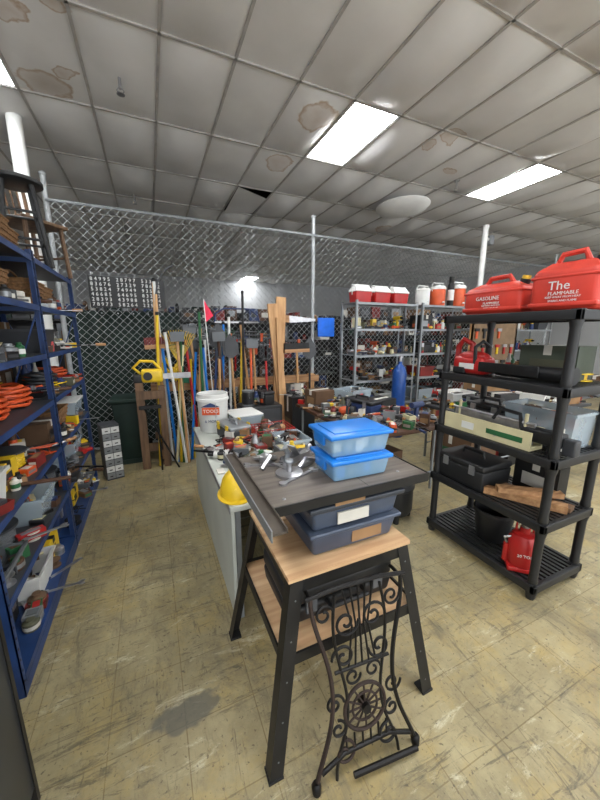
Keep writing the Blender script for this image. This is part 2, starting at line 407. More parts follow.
# ------------------------------------------------------------------ item generators (local: x depth, y width)
def cbox(x, y, z, rz, w=.3, d=.3, h=.2, m=None):
    m = m or R.choice([CARD, CARD2, PAPER, GREYD, BLACKP, WHITE])
    b = B('cardboard_box'); b.cb(0, 0, 0, d, w, h, m)
    b.box(-d / 2 - .001, d / 2 + .001, -.025, .025, h * .72, h + .001, PAPER if m is not YEL else BLACKP)
    b.box(d / 2, d / 2 + .001, -w * .35, w * .1, h * .2, h * .6, R.choice(PAL)); b.box(-d / 2 - .001, -d / 2, -w * .3, w * .3, h * .2, h * .6, R.choice(PAL))
    return b.done(x, y, z, rz)
def pbin(x, y, z, rz, w=.34, d=.3, h=.18, m=None, lid=None, fill=True):
    m = m or R.choice([CLEAR, GREYD, BLUED, MAROON, WHITE])
    b = B('storage_bin'); b.openbox(d, w, h, m)
    b.box(-d / 2 - .01, d / 2 + .01, -w / 2 - .01, -w / 2 + .004, h - .018, h, m).box(-d / 2 - .01, d / 2 + .01, w / 2 - .004, w / 2 + .01, h - .018, h, m)
    b.box(-d / 2 - .01, -d / 2 + .004, -w / 2, w / 2, h - .018, h, m).box(d / 2 - .004, d / 2 + .01, -w / 2, w / 2, h - .018, h, m)
    if lid: b.box(-d / 2 - .012, d / 2 + .012, -w / 2 - .012, w / 2 + .012, h, h + .014, lid, .005)
    elif fill:
        for k in range(14):
            b.at(R.uniform(-d * .28, d * .28), R.uniform(-w * .3, w * .3), h * R.uniform(.3, .8), R.uniform(0, 3), R.uniform(-.3, .3))
            b.cb(0, 0, 0, .09, .05, .04, R.choice(PAL)); b.cyl((-.07, 0, .03), (.07, 0, .03), .01, R.choice(PAL), n=8)
        b.at()
    return b.done(x, y, z, rz)
def coil(x, y, z, rz, w=.34, m=None):
    m = m or R.choice([ORANGE, ORANGE, BLACKP, GREYD])
    b = B('extension_cord_coil'); pts = []
    for k in range(240):
        a = k / 240 * 2 * PI * 10
        rr = w / 2 * (.75 + .2 * math.sin(k * .37))
        pts.append((rr * .8 * math.cos(a), rr * math.sin(a), .012 + .13 * k / 240 + .006 * math.sin(k)))
    b.tube(pts, .01, m, 6)
    b.box(.05, .1, -.03, .0, 0, .03, BLACKP)
    return b.done(x, y, z, rz)
def books(x, y, z, rz, w=.24, n=5):
    b = B('book_stack'); h = 0
    for k in range(n):
        t = R.uniform(.02, .04); dx = R.uniform(-.02, .02); dy = R.uniform(-.02, .02)
        b.box(-.13 + dx, .13 + dx, -w / 2 + dy, w / 2 + dy, h, h + t, R.choice(PAL)); b.box(-.125 + dx, .135 + dx, -w / 2 + .006 + dy, w / 2 - .004 + dy, h + .003, h + t - .003, PAPER); h += t
    return b.done(x, y, z, rz)
def pcan(x, y, z, rz=0, r=.075, h=.19, m=None):
    b = B('paint_can'); m = m or R.choice([GREYM, WHITE, BLUED, MAROON, CREAM])
    b.lathe([(r * .98, 0), (r, .006), (r * .97, .012), (r * .97, h - .012), (r, h - .006), (r, h), (r * .86, h), (r * .84, h - .01)], GREYM)
    b.lathe([(r * .975, .02), (r * .98, .022), (r * .98, h - .022), (r * .975, h - .02)], m)
    b.tube([(0, r * math.cos(a), h * .6 - r * .9 * math.sin(a)) for a in [PI * k / 10 for k in range(11)]], .003, SILV, 5)
    return b.done(x, y, z, rz)
def jars(x, y, z, rz, w=.28, n=6):
    b = B('jar_group')
    for k in range(n):
        r = R.uniform(.028, .04); h = R.uniform(.08, .17); cx = -.08 + .09 * (k % 3); cy = -w / 2 + .05 + (w - .1) * (k // 3) / max(1, (n - 1) // 3)
        b.lathe([(r * .9, 0), (r, .008), (r, h * .75), (r * .6, h * .85), (r * .6, h * .88)], R.choice([CLEAR, WHITE, GREEN, BLUED, CREAM, BROWN]), (cx, cy, 0), 14)
        b.lathe([(r * .66, h * .86), (r * .66, h)], R.choice([RED, WHITE, YEL, BLACKP]), (cx, cy, 0), 14)
    return b.done(x, y, z, rz)
def toolbox(x, y, z, rz, w=.42, d=.2, h=.2, m=None, m2=BLACKP, name='toolbox'):
    m = m or R.choice([RED, GREYD, BLACKP, BLUED])
    b = B(name); b.cb(0, 0, 0, d, w, h * .62, m, .012, .006); b.cb(0, 0, h * .63, d * 1.02, w * 1.01, h * .2, m2, .014)
    b.tube([(0, -w * .22, h * .8), (0, -w * .2, h * .98), (0, w * .2, h * .98), (0, w * .22, h * .8)], .011, m2, 8)
    for s_ in (-1, 1):
        for sx in (-1, 1): b.cb(sx * (d / 2 + .004), s_ * w * .28, h * .46, .012, .045, .07, SILV if m2 is BLACKP else YEL)
    return b.done(x, y, z, rz)
def drill(x, y, z, rz, m=None):
    m = m or R.choice([YEL, RED, GREEN, BLUED, ORANGE]); b = B('power_drill')
    b.cb(0, 0, 0, .07, .12, .045, BLACKP, .008)
    b.at(0, 0, .04, rx=.15); b.cb(0, 0, 0, .035, .045, .12, m, .01); b.at()
    b.cyl((0, .07, .18), (0, -.09, .18), .033, m); b.cyl((0, -.09, .18), (0, -.14, .18), .024, BLACKP, r2=.014); b.cyl((0, -.14, .18), (0, -.22, .18), .005, SILV)
    b.cb(0, -.035, .12, .012, .012, .03, BLACKP)
    return b.done(x, y, z, rz)
def bowl(x, y, z, rz, m=None, r=.12):
    m = m or R.choice([WHITE, CREAM, GREYM, CLEAR]); b = B('bowl')
    b.lathe([(r * .4, 0), (r * .45, .008), (r * .75, .04), (r, .09), (r * .97, .09), (r * .72, .045), (r * .4, .014)], m, n=24)
    return b.done(x, y, z, rz)
def basket(x, y, z, rz, w=.34, d=.28, h=.15, m=GREYM, fill=True):
    b = B('wire_basket')
    for zz in [0.004 + h * k / 4 for k in range(5)]:
        b.tube([(-d / 2, -w / 2, zz), (d / 2, -w / 2, zz), (d / 2, w / 2, zz), (-d / 2, w / 2, zz)], .0035, m, 5, closed=True)
    for k in range(9):
        yy = -w / 2 + w * k / 8; b.tube([(-d / 2, yy, h), (-d / 2, yy, .004), (d / 2, yy, .004), (d / 2, yy, h)], .003, m, 5)
    for k in range(7):
        xx = -d / 2 + d * k / 6; b.tube([(xx, -w / 2, h), (xx, -w / 2, .004), (xx, w / 2, .004), (xx, w / 2, h)], .003, m, 5)
    if fill:
        for k in range(12): b.ell((R.uniform(-d * .3, d * .3), R.uniform(-w * .35, w * .35), R.uniform(.05, h)), .04, .04, .035, R.choice([ORANGE, CARD, BROWN, BLACKP, PINEX]))
    return b.done(x, y, z, rz)
def wicker(x, y, z, rz, w=.34, d=.3, h=.18):
    b = B('wicker_basket'); b.openbox(d, w, h, WICK, .012, .03)
    for k in range(6): zz = .02 + k * (h - .02) / 5; q = .03 * (1 - zz / h); b.tube([(-d / 2 + q, -w / 2 + q, zz), (d / 2 - q, -w / 2 + q, zz), (d / 2 - q, w / 2 - q, zz), (-d / 2 + q, w / 2 - q, zz)], .009, WICK, 6, closed=True)
    b.tube([(0, -w / 2, h)] + [(0, -w / 2 * math.cos(PI * k / 8), h + .07 * math.sin(PI * k / 8)) for k in range(1, 8)] + [(0, w / 2, h)], .008, WICK, 6)
    for k in range(6): b.ell((R.uniform(-d * .3, d * .3), R.uniform(-w * .3, w * .3), h * .7), .05, .04, .035, R.choice(PAL))
    return b.done(x, y, z, rz)
def reel(x, y, z, rz, r=.12):
    b = B('cable_reel'); m = R.choice([ORANGE, BLACKP, YEL, GREYP])
    b.lathe([(r, 0), (r, .01), (r * .6, .014), (r * .75, .02), (r * .75, .1), (r * .6, .106), (r, .11), (r, .12), (r * .2, .12)], GREYD, n=24)
    for k in range(6): b.tube([(r * .78 * math.cos(a), r * .78 * math.sin(a), .024 + k * .014) for a in [2 * PI * q / 24 for q in range(24)]], .008, m, 5, closed=True)
    return b.done(x, y, z, rz)

def one_tool(b, x, y, z, a, k=None):
    k = k or R.choice(['sd', 'ham', 'wr', 'pl', 'bx', 'cl', 'tp', 'sq', 'sd', 'wr', 'wr'])
    b.at(x, y, z, a)
    if k == 'sd': b.cyl((0, 0, .013), (.1, 0, .013), .013, R.choice(HP), n=8); b.cyl((.1, 0, .013), (.22, 0, .013), .003, SILV, n=6)
    elif k == 'ham': b.cyl((0, 0, .013), (.26, 0, .013), .012, R.choice([PINEX, BROWN, BLACKP]), n=8); b.box(.25, .28, -.055, .05, 0, .03, BLACKM, .005)
    elif k == 'wr':
        b.box(0, .18, -.008, .008, 0, .007, SILV); b.lathe([(.018, 0), (.018, .009)], SILV, n=10); b.at(*(b.M @ Vector((.18, 0, 0))), a); b.prism([(-.01, -.012), (.01, -.022), (.028, -.014), (.012, -.006), (.012, .006), (.028, .014), (.01, .022), (-.01, .012)], .009, SILV)
    elif k == 'pl':
        c = R.choice(HP)
        b.tube([(0, -.03, .01), (.06, -.022, .01), (.11, 0, .01), (.15, .008, .01)], .009, c, 6); b.tube([(0, .03, .01), (.06, .022, .01), (.11, 0, .01), (.15, -.008, .01)], .009, c, 6); b.box(.11, .17, -.012, .012, 0, .016, SILV)
    elif k == 'bx':
        s1 = R.uniform(.05, .14); s2 = R.uniform(.05, .12); h = R.uniform(.02, .07); b.cb(0, 0, 0, s1, s2, h, R.choice(PAL)); b.cb(0, 0, h, s1 * .6, s2 * .5, .001, R.choice(PAL))
    elif k == 'cl':
        b.box(0, .3, -.006, .006, 0, .014, BLACKM); b.box(0, .02, -.09, .006, 0, .018, BLACKM); b.box(.2, .22, -.09, .006, 0, .018, BLACKM); b.cyl((.26, -.08, .012), (.15, -.08, .012), .005, SILV, n=6); b.cyl((.34, -.08, .014), (.26, -.08, .014), .013, R.choice([PINEX, BROWN, BLUED]), n=8)
    elif k == 'tp': b.lathe([(.035, 0), (.04, .005), (.04, .03), (.035, .035)], R.choice([YEL, SILV, BLACKP, PAPER]), n=14)
    elif k == 'sq': b.box(0, .22, -.012, .012, 0, .003, SILV); b.box(-.015, .005, -.012, .12, 0, .012, R.choice([BROWN, BLUED]))
    b.at()
def tools(x0, x1, y0, y1, z, n, name='assorted_hand_tools', layers=2):
    b = B(name); b.box(x0, x0 + .05, y0, y0 + .08, z, z + .01, PAPER)
    for k in range(n):
        one_tool(b, R.uniform(x0 + .12, x1 - .12), R.uniform(y0 + .12, y1 - .12), z + .018 * R.randint(0, layers), R.uniform(0, 6.28))
    return b.done()
def mixed(x0, x1, y0, y1, z, n, hm=.2, name='assorted_shop_clutter', b=None):
    own = b is None
    b = b or B(name)
    for k in range(n):
        x = R.uniform(x0 + .05, x1 - .05); y = R.uniform(y0 + .05, y1 - .05); t = R.random(); m = R.choice(PAL)
        b.at(x, y, z, R.uniform(0, 6.28))
        if t < .3:
            a, c, h = R.uniform(.05, .14), R.uniform(.04, .1), R.uniform(.03, hm * .8); b.cb(0, 0, 0, a, c, h, m); b.cb(0, 0, h * .25, a + .002, c * .8, h * .4, R.choice(PAL)); b.cb(0, 0, h, a * .7, c * .6, .002, R.choice(PAL))
        elif t < .5: r = R.uniform(.02, .045); h = R.uniform(.06, hm); b.lathe([(r * .95, 0), (r, .006), (r, h * .7), (r * .5, h * .85), (r * .5, h)], m, n=12); b.lathe([(r * 1.01, h * .2), (r * 1.01, h * .55)], R.choice(PAL), n=12)
        elif t < .6: r = R.uniform(.03, .06); b.lathe([(r, 0), (r, .006), (r * .5, .01), (r * .5, .04), (r, .044), (r, .05)], m, n=14)
        elif t < .68: b.tube([(R.uniform(-.08, .08), R.uniform(-.08, .08), .01 + .004 * q) for q in range(14)], .005, R.choice([BLACKP, ORANGE, WHITE, YEL, BLACKP]), 5)
        elif t < .76: b.cyl((-.06, 0, .03), (.05, 0, .03), .028, m); b.cyl((.05, 0, .03), (.1, 0, .03), .014, BLACKM); b.box(-.05, -.01, -.09, 0, .012, .045, m, .006)
        elif t < .82: r = R.uniform(.03, .05); b.openbox(r * 3, r * 2.4, .05, m, .004, .008); b.cb(0, 0, .02, r * 2, r * 1.6, .04, R.choice(PAL))
        else: one_tool(b, x, y, z + .012 * R.randint(0, 3), R.uniform(0, 6.28))
        b.at()
    return b.done() if own else b
def smallpile(x, y, z, rz, w=.34):
    b = B('hand_tool_pile'); b.openbox(.28, w, .04, R.choice([GREYP, BLACKP, GREYD, CARD]))
    for k in range(7):
        one_tool(b, R.uniform(-.06, .04), R.uniform(-w * .3, w * .3), .01 + .012 * (k % 3), R.uniform(-.6, .6))
    return b.done(x, y, z, rz)
W = {'card': .3, 'cardL': .4, 'bin': .36, 'clear': .38, 'coil': .36, 'books': .25, 'can': .17, 'jars': .28, 'tb': .44, 'drill': .16, 'bowl': .26, 'basket': .36, 'pile': .36, 'ybox': .26, 'tray': .36, 'wick': .36, 'reel': .26}
def item(k, x, y, z, rz, hm):
    if k == 'card': cbox(x, y, z, rz, .26, .28, min(hm, R.uniform(.14, .24)))
    elif k == 'cardL': cbox(x, y, z, rz, .36, .4, min(hm, .26), CARD)
    elif k == 'bin': pbin(x, y, z, rz, .32, .36, min(hm * .7, .17))
    elif k == 'clear': pbin(x, y, z, rz, .34, .4, min(hm * .8, .18), CLEAR, R.choice([None, WHITE, BLUEP]))
    elif k == 'coil': coil(x, y, z, rz)
    elif k == 'reel': reel(x, y, z, rz)
    elif k == 'books': books(x, y, z, rz, n=int(min(6, hm / .04)))
    elif k == 'can': pcan(x, y, z, rz, h=min(.19, hm * .9))
    elif k == 'jars': jars(x, y, z, rz)
    elif k == 'tb': toolbox(x, y, z, rz, h=min(.22, hm))
    elif k == 'drill': drill(x, y, z, rz + PI / 2 + R.uniform(-.3, .3))
    elif k == 'bowl': bowl(x, y, z, rz)
    elif k == 'basket': basket(x, y, z, rz)
    elif k == 'wick': wicker(x, y, z, rz)
    elif k == 'pile': smallpile(x, y, z, rz)
    elif k == 'ybox': cbox(x, y, z, rz, .22, .25, .14, YEL)
    elif k == 'tray': pbin(x, y, z, rz, .32, .4, .09, GREYP)
def row(kinds, s0, s1, z, cross, axis, hm, dense=None):
    c = s0 + .02
    for k in kinds:
        w = W[k]
        if c + w > s1 - .01: break
        p = c + w / 2
        if axis == 'y': item(k, cross + R.uniform(-.02, .02), p, z, 0, hm)
        else: item(k, p, cross + R.uniform(-.02, .02), z, -PI / 2, hm)
        c += w + R.uniform(.0, .03)

# ------------------------------------------------------------------ blue steel shelving, left
LV = [.1, .5, .86, 1.22, 1.55, 1.88, 2.2]
def blue_unit(y0, y1):
    b = B('steel_shelving_unit'); xf, xb = -.68, -1.28
    for y in (y0, y1 - .03):
        for x, q in ((xf, -1), (xb, 1)):
            b.box(min(x, x + q * .005), max(x, x + q * .005), y, y + .03, 0, 2.24, BLUE); b.box(min(x, x + q * .035), max(x, x + q * .035), y + (0 if y == y0 else .025), y + (.005 if y == y0 else .03), 0, 2.24, BLUE)
            for k in range(36): b.cyl((x - .0005 if q < 0 else x, y + .015, .08 + k * .06), (x + .0015 if q < 0 else x, y + .015, .08 + k * .06), .006, BLACKM, n=6)
    for z in LV:
        b.box(xb, xf - .005, y0 + .005, y1 - .005, z - .012, z, GREYD if z > .2 else BLUE); b.box(xf - .006, xf + .001, y0 + .03, y1 - .03, z - .035, z, BLUE); b.box(xb, xb + .006, y0, y1, z - .04, z, BLUE)
        b.box(xb, xf, y0 + .006, y0 + .01, z - .04, z, BLUE)
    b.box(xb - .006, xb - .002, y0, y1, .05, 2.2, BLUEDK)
    b.box(xf - .01, xf, y0 + .03, y1 - .03, 0, .06, BLUE)
    for sgn in (0, 1):
        b.tube([(xb, y1 - .004, .3), (xf, y1 - .004, 1.9)] if sgn else [(xb, y1 - .004, 1.9), (xf, y1 - .004, .3)], .006, BLUE, 4)
    b.done()
blue_unit(1.65, 2.87); blue_unit(2.88, 4.09)
A_ = [['tb', 'bin', 'ybox', 'reel'], ['tray', 'reel', 'bin', 'jars'], ['bin', 'ybox', 'reel', 'jars'], ['coil', 'coil', 'coil'], ['basket', 'bowl', 'bowl', 'reel'], ['books', 'basket', 'wick', 'card']]
C_ = [['tb', 'ybox', 'tray', 'can'], ['reel', 'bowl', 'bin', 'can'], ['card', 'wick', 'clear', 'ybox'], ['pile', 'coil', 'coil', 'bowl'], ['bin', 'basket', 'jars', 'can'], ['wick', 'wick', 'jars', 'can']]
for rows, y0, y1 in ((A_, 1.68, 2.84), (C_, 2.91, 4.06)):
    for i, kinds in enumerate(rows): row(kinds, y0, y1, LV[i], -.9, 'y', LV[i + 1] - LV[i] - .07)
for rows, y0, y1 in ((C_[::-1], 1.7, 2.84), (A_[::-1], 2.91, 4.06)):
    for i, kinds in enumerate(rows):
        c = y0
        while c < y1 - .3:
            w = R.uniform(.14, .24); hh = R.uniform(.12, .24)
            b = B('cardboard_box'); m = R.choice([CARD, CARD2, PAPER, BLUED, MAROON, BLACKP, GREYD]); b.cb(0, 0, 0, .12, w, hh, m).box(-.061, .061, -.02, .02, hh * .7, hh + .001, PAPER); b.box(.06, .061, -w * .4, w * .2, hh * .15, hh * .6, R.choice(PAL))
            b.done(-1.2, c + w / 2, LV[i]); c += w + .02
for y0, y1 in ((1.7, 2.83), (2.93, 4.04)):
    b = B('assorted_shop_clutter')
    for i in range(6):
        if i == 3 and y0 < 2: continue
        mixed(-.8, -.68, y0, y1, LV[i], 11, .1, b=b)
    for i in range(6): mixed(-1.15, -.8, y0, y1, LV[i], 10, .24, b=b)
    b.done()
def stool(x, y, z, rz):
    b = B('bar_stool'); b.lathe([(.15, 0), (.17, .012), (.17, .035), (.14, .045)], BLACKP, (0, 0, .6), 24)
    for k in range(4):
        a = PI / 4 + k * PI / 2; b.cyl((.2 * math.cos(a), .2 * math.sin(a), 0), (.12 * math.cos(a), .12 * math.sin(a), .61), .017, BLACKP, n=8)
    for zz, rr in ((.2, .175), (.4, .148)):
        P = [(rr * math.cos(PI / 4 + k * PI / 2), rr * math.sin(PI / 4 + k * PI / 2), zz) for k in range(4)]
        for k in range(4): b.cyl(P[k], P[(k + 1) % 4], .01, BLACKP, n=6)
    return b.done(x, y, z, rz)
stool(-.84, 3.42, 2.2, .3)
def chair(x, y, z, rz):
    b = B('wooden_chair'); m = OLDW
    b.cb(0, 0, .42, .4, .42, .03, m, .008)
    for sx in (-1, 1):
        b.cyl((sx * .18, -.18, 0), (sx * .16, -.16, .43), .018, m, n=8); b.cyl((sx * .18, .18, 0), (sx * .16, .17, .43), .018, m, n=8)
        b.cyl((sx * .16, .18, .43), (sx * .18, .25, .9), .016, m, n=8)
        b.cyl((sx * .175, -.175, .18), (sx * .175, .175, .18), .01, m, n=6)
    b.cyl((-.17, 0, .18), (.17, 0, .18), .01, m, n=6)
    for k in range(5): b.cyl((-.11 + k * .055, .19, .45), (-.12 + k * .06, .245, .84), .008, m, n=6)
    b.tube([(-.2, .24, .86), (-.1, .262, .89), (.1, .262, .89), (.2, .24, .86)], .026, m, 8)
    return b.done(x, y, z, rz)
chair(-.9, 3.86, 2.2, .9)
wicker(-.95, 2.95, 2.2, 0); wicker(-.9, 2.6, 2.2, 0); cbox(-1.0, 2.1, 2.2, 0, .3, .3, .12)

# dark cabinet, near left
b = B('metal_cabinet'); DG = mat('dark_grey_enamel', (50, 54, 60), .35, .2, .2, 5)
b.box(-1.15, -.54, .62, 1.2, .05, 1.5, DG); b.box(-.54, -.522, .625, .905, .08, 1.47, DG, .003); b.box(-.54, -.522, .915, 1.195, .08, 1.47, DG, .003)
for y in (.87, .93): b.tube([(-.522, y, .75), (-.495, y, .76), (-.495, y, .9), (-.522, y, .91)], .006, SILV, 6)
b.box(-1.13, -.56, .64, 1.18, 0, .05, BLACKM); b.box(-.545, -.518, 1.185, 1.205, 0, 1.5, BLACKM)
b.done()

# ------------------------------------------------------------------ grey display table
TX0, TX1, TY0, TY1 = .32, 1.12, 1.64, 3.35
b = B('display_table')
b.box(TX0, TX1, TY0, TY1, .72, .75, LAMIN, .004); b.box(TX0 + .005, TX0 + .025, TY0 + .01, TY1 - .01, .02, .72, LAMIN); b.box(TX1 - .025, TX1 - .005, TY0 + .01, TY1 - .01, .02, .72, LAMIN)
b.box(TX0 + .02, TX1 - .02, TY1 - .03, TY1 - .01, .02, .72, LAMIN)
b.box(TX0 - .004, TX0, TY0, TY1, .715, .752, GREYM)
for y in (TY0 + .02, (TY0 + TY1) / 2, TY1 - .05):
    for x in (TX0 + .03, TX1 - .06): b.box(x, x + .03, y, y + .03, 0, .72, GREYM)
b.done()
TZ = .752
b = B('hard_hat')
b.lathe([(.125, 0), (.125, .015), (.122, .05), (.105, .1), (.07, .135), (.03, .15), (.001, .152)], YEL, n=28, sy=.85)
b.lathe([(.15, 0), (.15, .006), (.12, .014)], YEL, n=28, sy=.82); b.tube([(-.11, 0, .07), (-.06, 0, .145), (0, 0, .16), (.06, 0, .145), (.11, 0, .07)], .01, YEL, 6)
b.done(.405, 1.8, TZ, 1.2)
def bucket(x, y, z, m=WHITE):
    b = B('bucket'); b.lathe([(.125, 0), (.13, .01), (.145, .3), (.155, .305), (.155, .33), (.147, .335), (.147, .37), (.137, .37), (.12, .02)], m, n=28)
    b.tube([(0, -.16, .3), (0, -.17, .2), (0, -.12, .12), (0, 0, .09), (0, .12, .12), (0, .17, .2), (0, .16, .3)], .003, SILV, 5)
    b.at(-.045, -.142, .22, -.3); b.box(-.08, .08, -.002, 0, -.035, .035, ORANGE); b.push([(-.09, -.002, .04), (.09, -.002, .04), (0, -.002, .08)], [(0, 1, 2)], BLUED)
    b.at(-.045, -.146, .22, -.3); b.text('TOOLS', .045, WHITE); b.at(-.04, -.138, .12, -.3); b.text('& MORE', .035, BLUED); b.at()
    return b.done(x, y, z, .0)
bucket(.5, 3.18, TZ)
toolbox(.62, 2.85, TZ, .2, .34, .2, .17, GREYD, GREYM)
basket(.95, 2.72, TZ, PI / 2, .34, .26, .1, RED, True)
pbin(.8, 3.17, TZ, .1, .3, .28, .14, CLEAR, WHITE)
pbin(.98, 2.35, TZ, 0, .28, .22, .12, CLEAR, None)
tools(.34, .84, 2.1, 2.7, TZ, 18, layers=3)
tools(.62, 1.1, 1.7, 2.1, TZ, 10)
mixed(.36, .84, 2.05, 2.75, TZ, 36, .14); mixed(.6, 1.08, 1.72, 3.3, TZ, 60, .16)

# ------------------------------------------------------------------ workbench stand
b = B('work_stand')
TX = (.39, .97); TYY = (.965, 1.5); ZT = .8
b.box(TX[0], TX[1], TYY[0], TYY[1], ZT - .018, ZT, PLYX)
foot = [(.27, .88), (1.1, .88), (1.1, 1.59), (.27, 1.59)]
top = [(TX[0] + .01, TYY[0] + .005), (TX[1] - .01, TYY[0] + .005), (TX[1] - .01, TYY[1] - .005), (TX[0] + .01, TYY[1] - .005)]
def lerp(a, b_, t): return a + (b_ - a) * t
for (fx, fy), (tx, ty), sx, sy in zip(foot, top, (1, -1, -1, 1), (1, 1, -1, -1)):
    w = .055
    def ring(x, y, z):
        return [(x, y, z), (x + sx * w, y, z), (x + sx * w, y + sy * .004, z), (x + sx * .004, y + sy * .004, z), (x + sx * .004, y + sy * w, z), (x, y + sy * w, z)]
    r0 = ring(fx, fy, 0.0); r1 = ring(tx, ty, ZT - .018)
    fs = [tuple(range(5, -1, -1)), tuple(range(6, 12))] + [(k, (k + 1) % 6, 6 + (k + 1) % 6, 6 + k) for k in range(6)]
    b.push(r0 + r1, fs, BLACKM)
    for k in range(5):
        t = .1 + k * .2; x = lerp(fx, tx, t) + sx * .028; y = lerp(fy, ty, t); z = t * (ZT - .018)
        b.cyl((x, y - sy * .0015, z), (x, y, z), .004, GREYP, n=6)
    b.cb(fx + sx * .028, fy + sy * .028, 0, .06, .06, .012, RUBBER)
def rect_at(z):
    t = z / (ZT - .018); return [(lerp(f[0], q[0], t), lerp(f[1], q[1], t)) for f, q in zip(foot, top)]
for z, h in ((ZT - .075, .055), (.44, .05)):
    P = rect_at(z + h / 2)
    b.box(P[0][0] + .005, P[1][0] - .005, P[0][1] + .004, P[0][1] + .012, z, z + h, BLACKM); b.box(P[0][0] + .005, P[1][0] - .005, P[2][1] - .012, P[2][1] - .004, z, z + h, BLACKM)
    b.box(P[0][0] + .004, P[0][0] + .012, P[0][1] + .005, P[2][1] - .005, z, z + h, BLACKM); b.box(P[1][0] - .012, P[1][0] - .004, P[0][1] + .005, P[2][1] - .005, z, z + h, BLACKM)
P = rect_at(.47)
b.box(P[0][0] + .014, P[1][0] - .014, P[0][1] + .014, P[2][1] - .014, .462, .478, PLYX)
b.done()
b = B('tool_case')
b.box(0, .54, 0, .34, 0, .085, BLACKP, .02, .01); b.box(0, .54, 0, .34, .09, .18, BLACKP, .025); b.box(.06, .48, .05, .29, .175, .19, GREYD, .006)
b.tube([(.18, -.005, .09), (.18, -.045, .09), (.36, -.045, .09), (.36, -.005, .09)], .012, BLACKP, 8)
for x in (.08, .42): b.box(x, x + .05, -.012, .004, .06, .12, GREYP)
for k in range(6): b.box(.1 + k * .06, .13 + k * .06, .06, .28, .188, .196, BLACKP)
b.done(.42, 1.05, .478)
b = B('storage_tote')
b.at(.225, .2, 0)
b.cb(0, 0, 0, .43, .36, .11, TOTE, .016, .02); b.cb(0, 0, .1, .45, .385, .018, TOTE, .006)
b.cb(0, 0, .118, .43, .37, .11, TOTE, .016, .015); b.cb(0, 0, .21, .46, .4, .025, mat('dark_tote_lid', (46, 52, 62), .35), .008)
b.cb(0, 0, .235, .40, .34, .03, mat('dark_tote_lid'), .012)
b.box(-.1, .05, -.188, -.181, .14, .19, PAPER); b.box(-.02, .13, -.176, -.168, .03, .08, CARD); b.box(-.12, .02, -.2, -.194, .23, .255, CARD)
b.at(); b.done(.5, 1.0, .8)
b = B('machine_table_top')
ZB = 1.066
b.box(.31, 1.06, .985, 1.5, ZB, ZB + .028, BOARD, .004); b.box(.31, 1.06, .978, .985, ZB - .008, ZB + .03, BLACKM)
b.box(1.06, 1.066, .98, 1.5, ZB - .005, ZB + .03, BLACKM)
b.box(.75, .752, .99, 1.49, ZB + .028, ZB + .0285, BLACKM)
for (x, y) in ((.95, 1.05), (1.0, 1.4), (.4, 1.03)): b.lathe([(.008, 0), (.006, .003)], SILV, (x, y, ZB + .028), 8)
b.done()
b = B('metal_rail'); RB = mat('brown_rail', (84, 76, 68), .45, .4, .25, 10)
b.box(0, .05, -.72, 0, 0, .006, RB); b.box(-.004, 0, -.72, 0, -.02, .02, GREYM); b.box(.045, .05, -.72, 0, 0, .018, RB)
b.done(.285, 1.55, ZB + .0285)
ZB2 = ZB + .0285
def lidbox(x, y, z, w, d, h, fillm):
    b = B('plastic_storage_box'); b.box(-w / 2, w / 2, -d / 2, d / 2, 0, h, CLEARB, .012, .012)
    for k in range(5): b.cb(-w * .32 + k * w * .16, R.uniform(-.02, .02), .01, w * .13, d * .7, h * R.uniform(.4, .7), fillm[k % len(fillm)], .004)
    b.cb(0, 0, h - .004, w + .02, d + .02, .018, BLUEP, .006); b.cb(0, 0, h + .012, w * .84, d * .8, .007, BLUEP, .003)
    for s_ in (-1, 1): b.cb(s_ * (w / 2 + .006), 0, h - .04, .012, .09, .045, BLUEP, .003)
    return b.done(x, y, z, -.03)
lidbox(.765, 1.15, ZB2, .28, .2, .082, [BLUEP, GREYP, BLUED]); lidbox(.765, 1.16, ZB2 + .1015, .285, .2, .085, [PAPER, GREYM, WHITE])
b = B('hand_plane'); b.box(-.12, .12, -.03, .03, 0, .012, SILV); b.box(-.11, .05, -.03, -.026, .01, .03, SILV); b.box(-.11, .05, .026, .03, .01, .03, SILV)
b.at(-.01, 0, .012, 0, 0, -.7); b.box(-.003, .003, -.024, .024, 0, .09, SILV); b.at(); b.ell((.08, 0, .03), .018, .018, .022, SILV); b.tube([(-.1, 0, .01), (-.09, 0, .05), (-.11, 0, .085)], .013, GREYM, 8)
b.done(.62, 1.38, ZB2, .5)
b = B('steel_mitre_gauge')
for k, kk in enumerate(['wr', 'wr', 'wr', 'wr']): one_tool(b, .44 + .03 * (k % 4), 1.14 + .06 * k, ZB2 + .004 * (k % 3), .4 + k * .8, kk)
b.at(.5, 1.22, ZB2, .5); b.lathe([(.06, 0), (.06, .012), (.05, .014)], SILV, n=20); b.box(-.02, .18, -.01, .01, 0, .01, SILV); b.cyl((0, 0, .012), (0, 0, .06), .012, SILV); b.ell((0, 0, .06), .02, .02, .012, GREYM)
b.at(); b.tube([(.4, 1.3, ZB2 + .01), (.45, 1.33, ZB2 + .05), (.5, 1.4, ZB2 + .012), (.44, 1.44, ZB2 + .012)], .012, SILV, 6); b.lathe([(.03, 0), (.03, .03), (.015, .04)], SILV, (.45, 1.4, ZB2), 12)
b.tube([(.56, 1.25, ZB2 + .012), (.6, 1.27, ZB2 + .04), (.66, 1.3, ZB2 + .012)], .011, SILV, 6)
b.done()

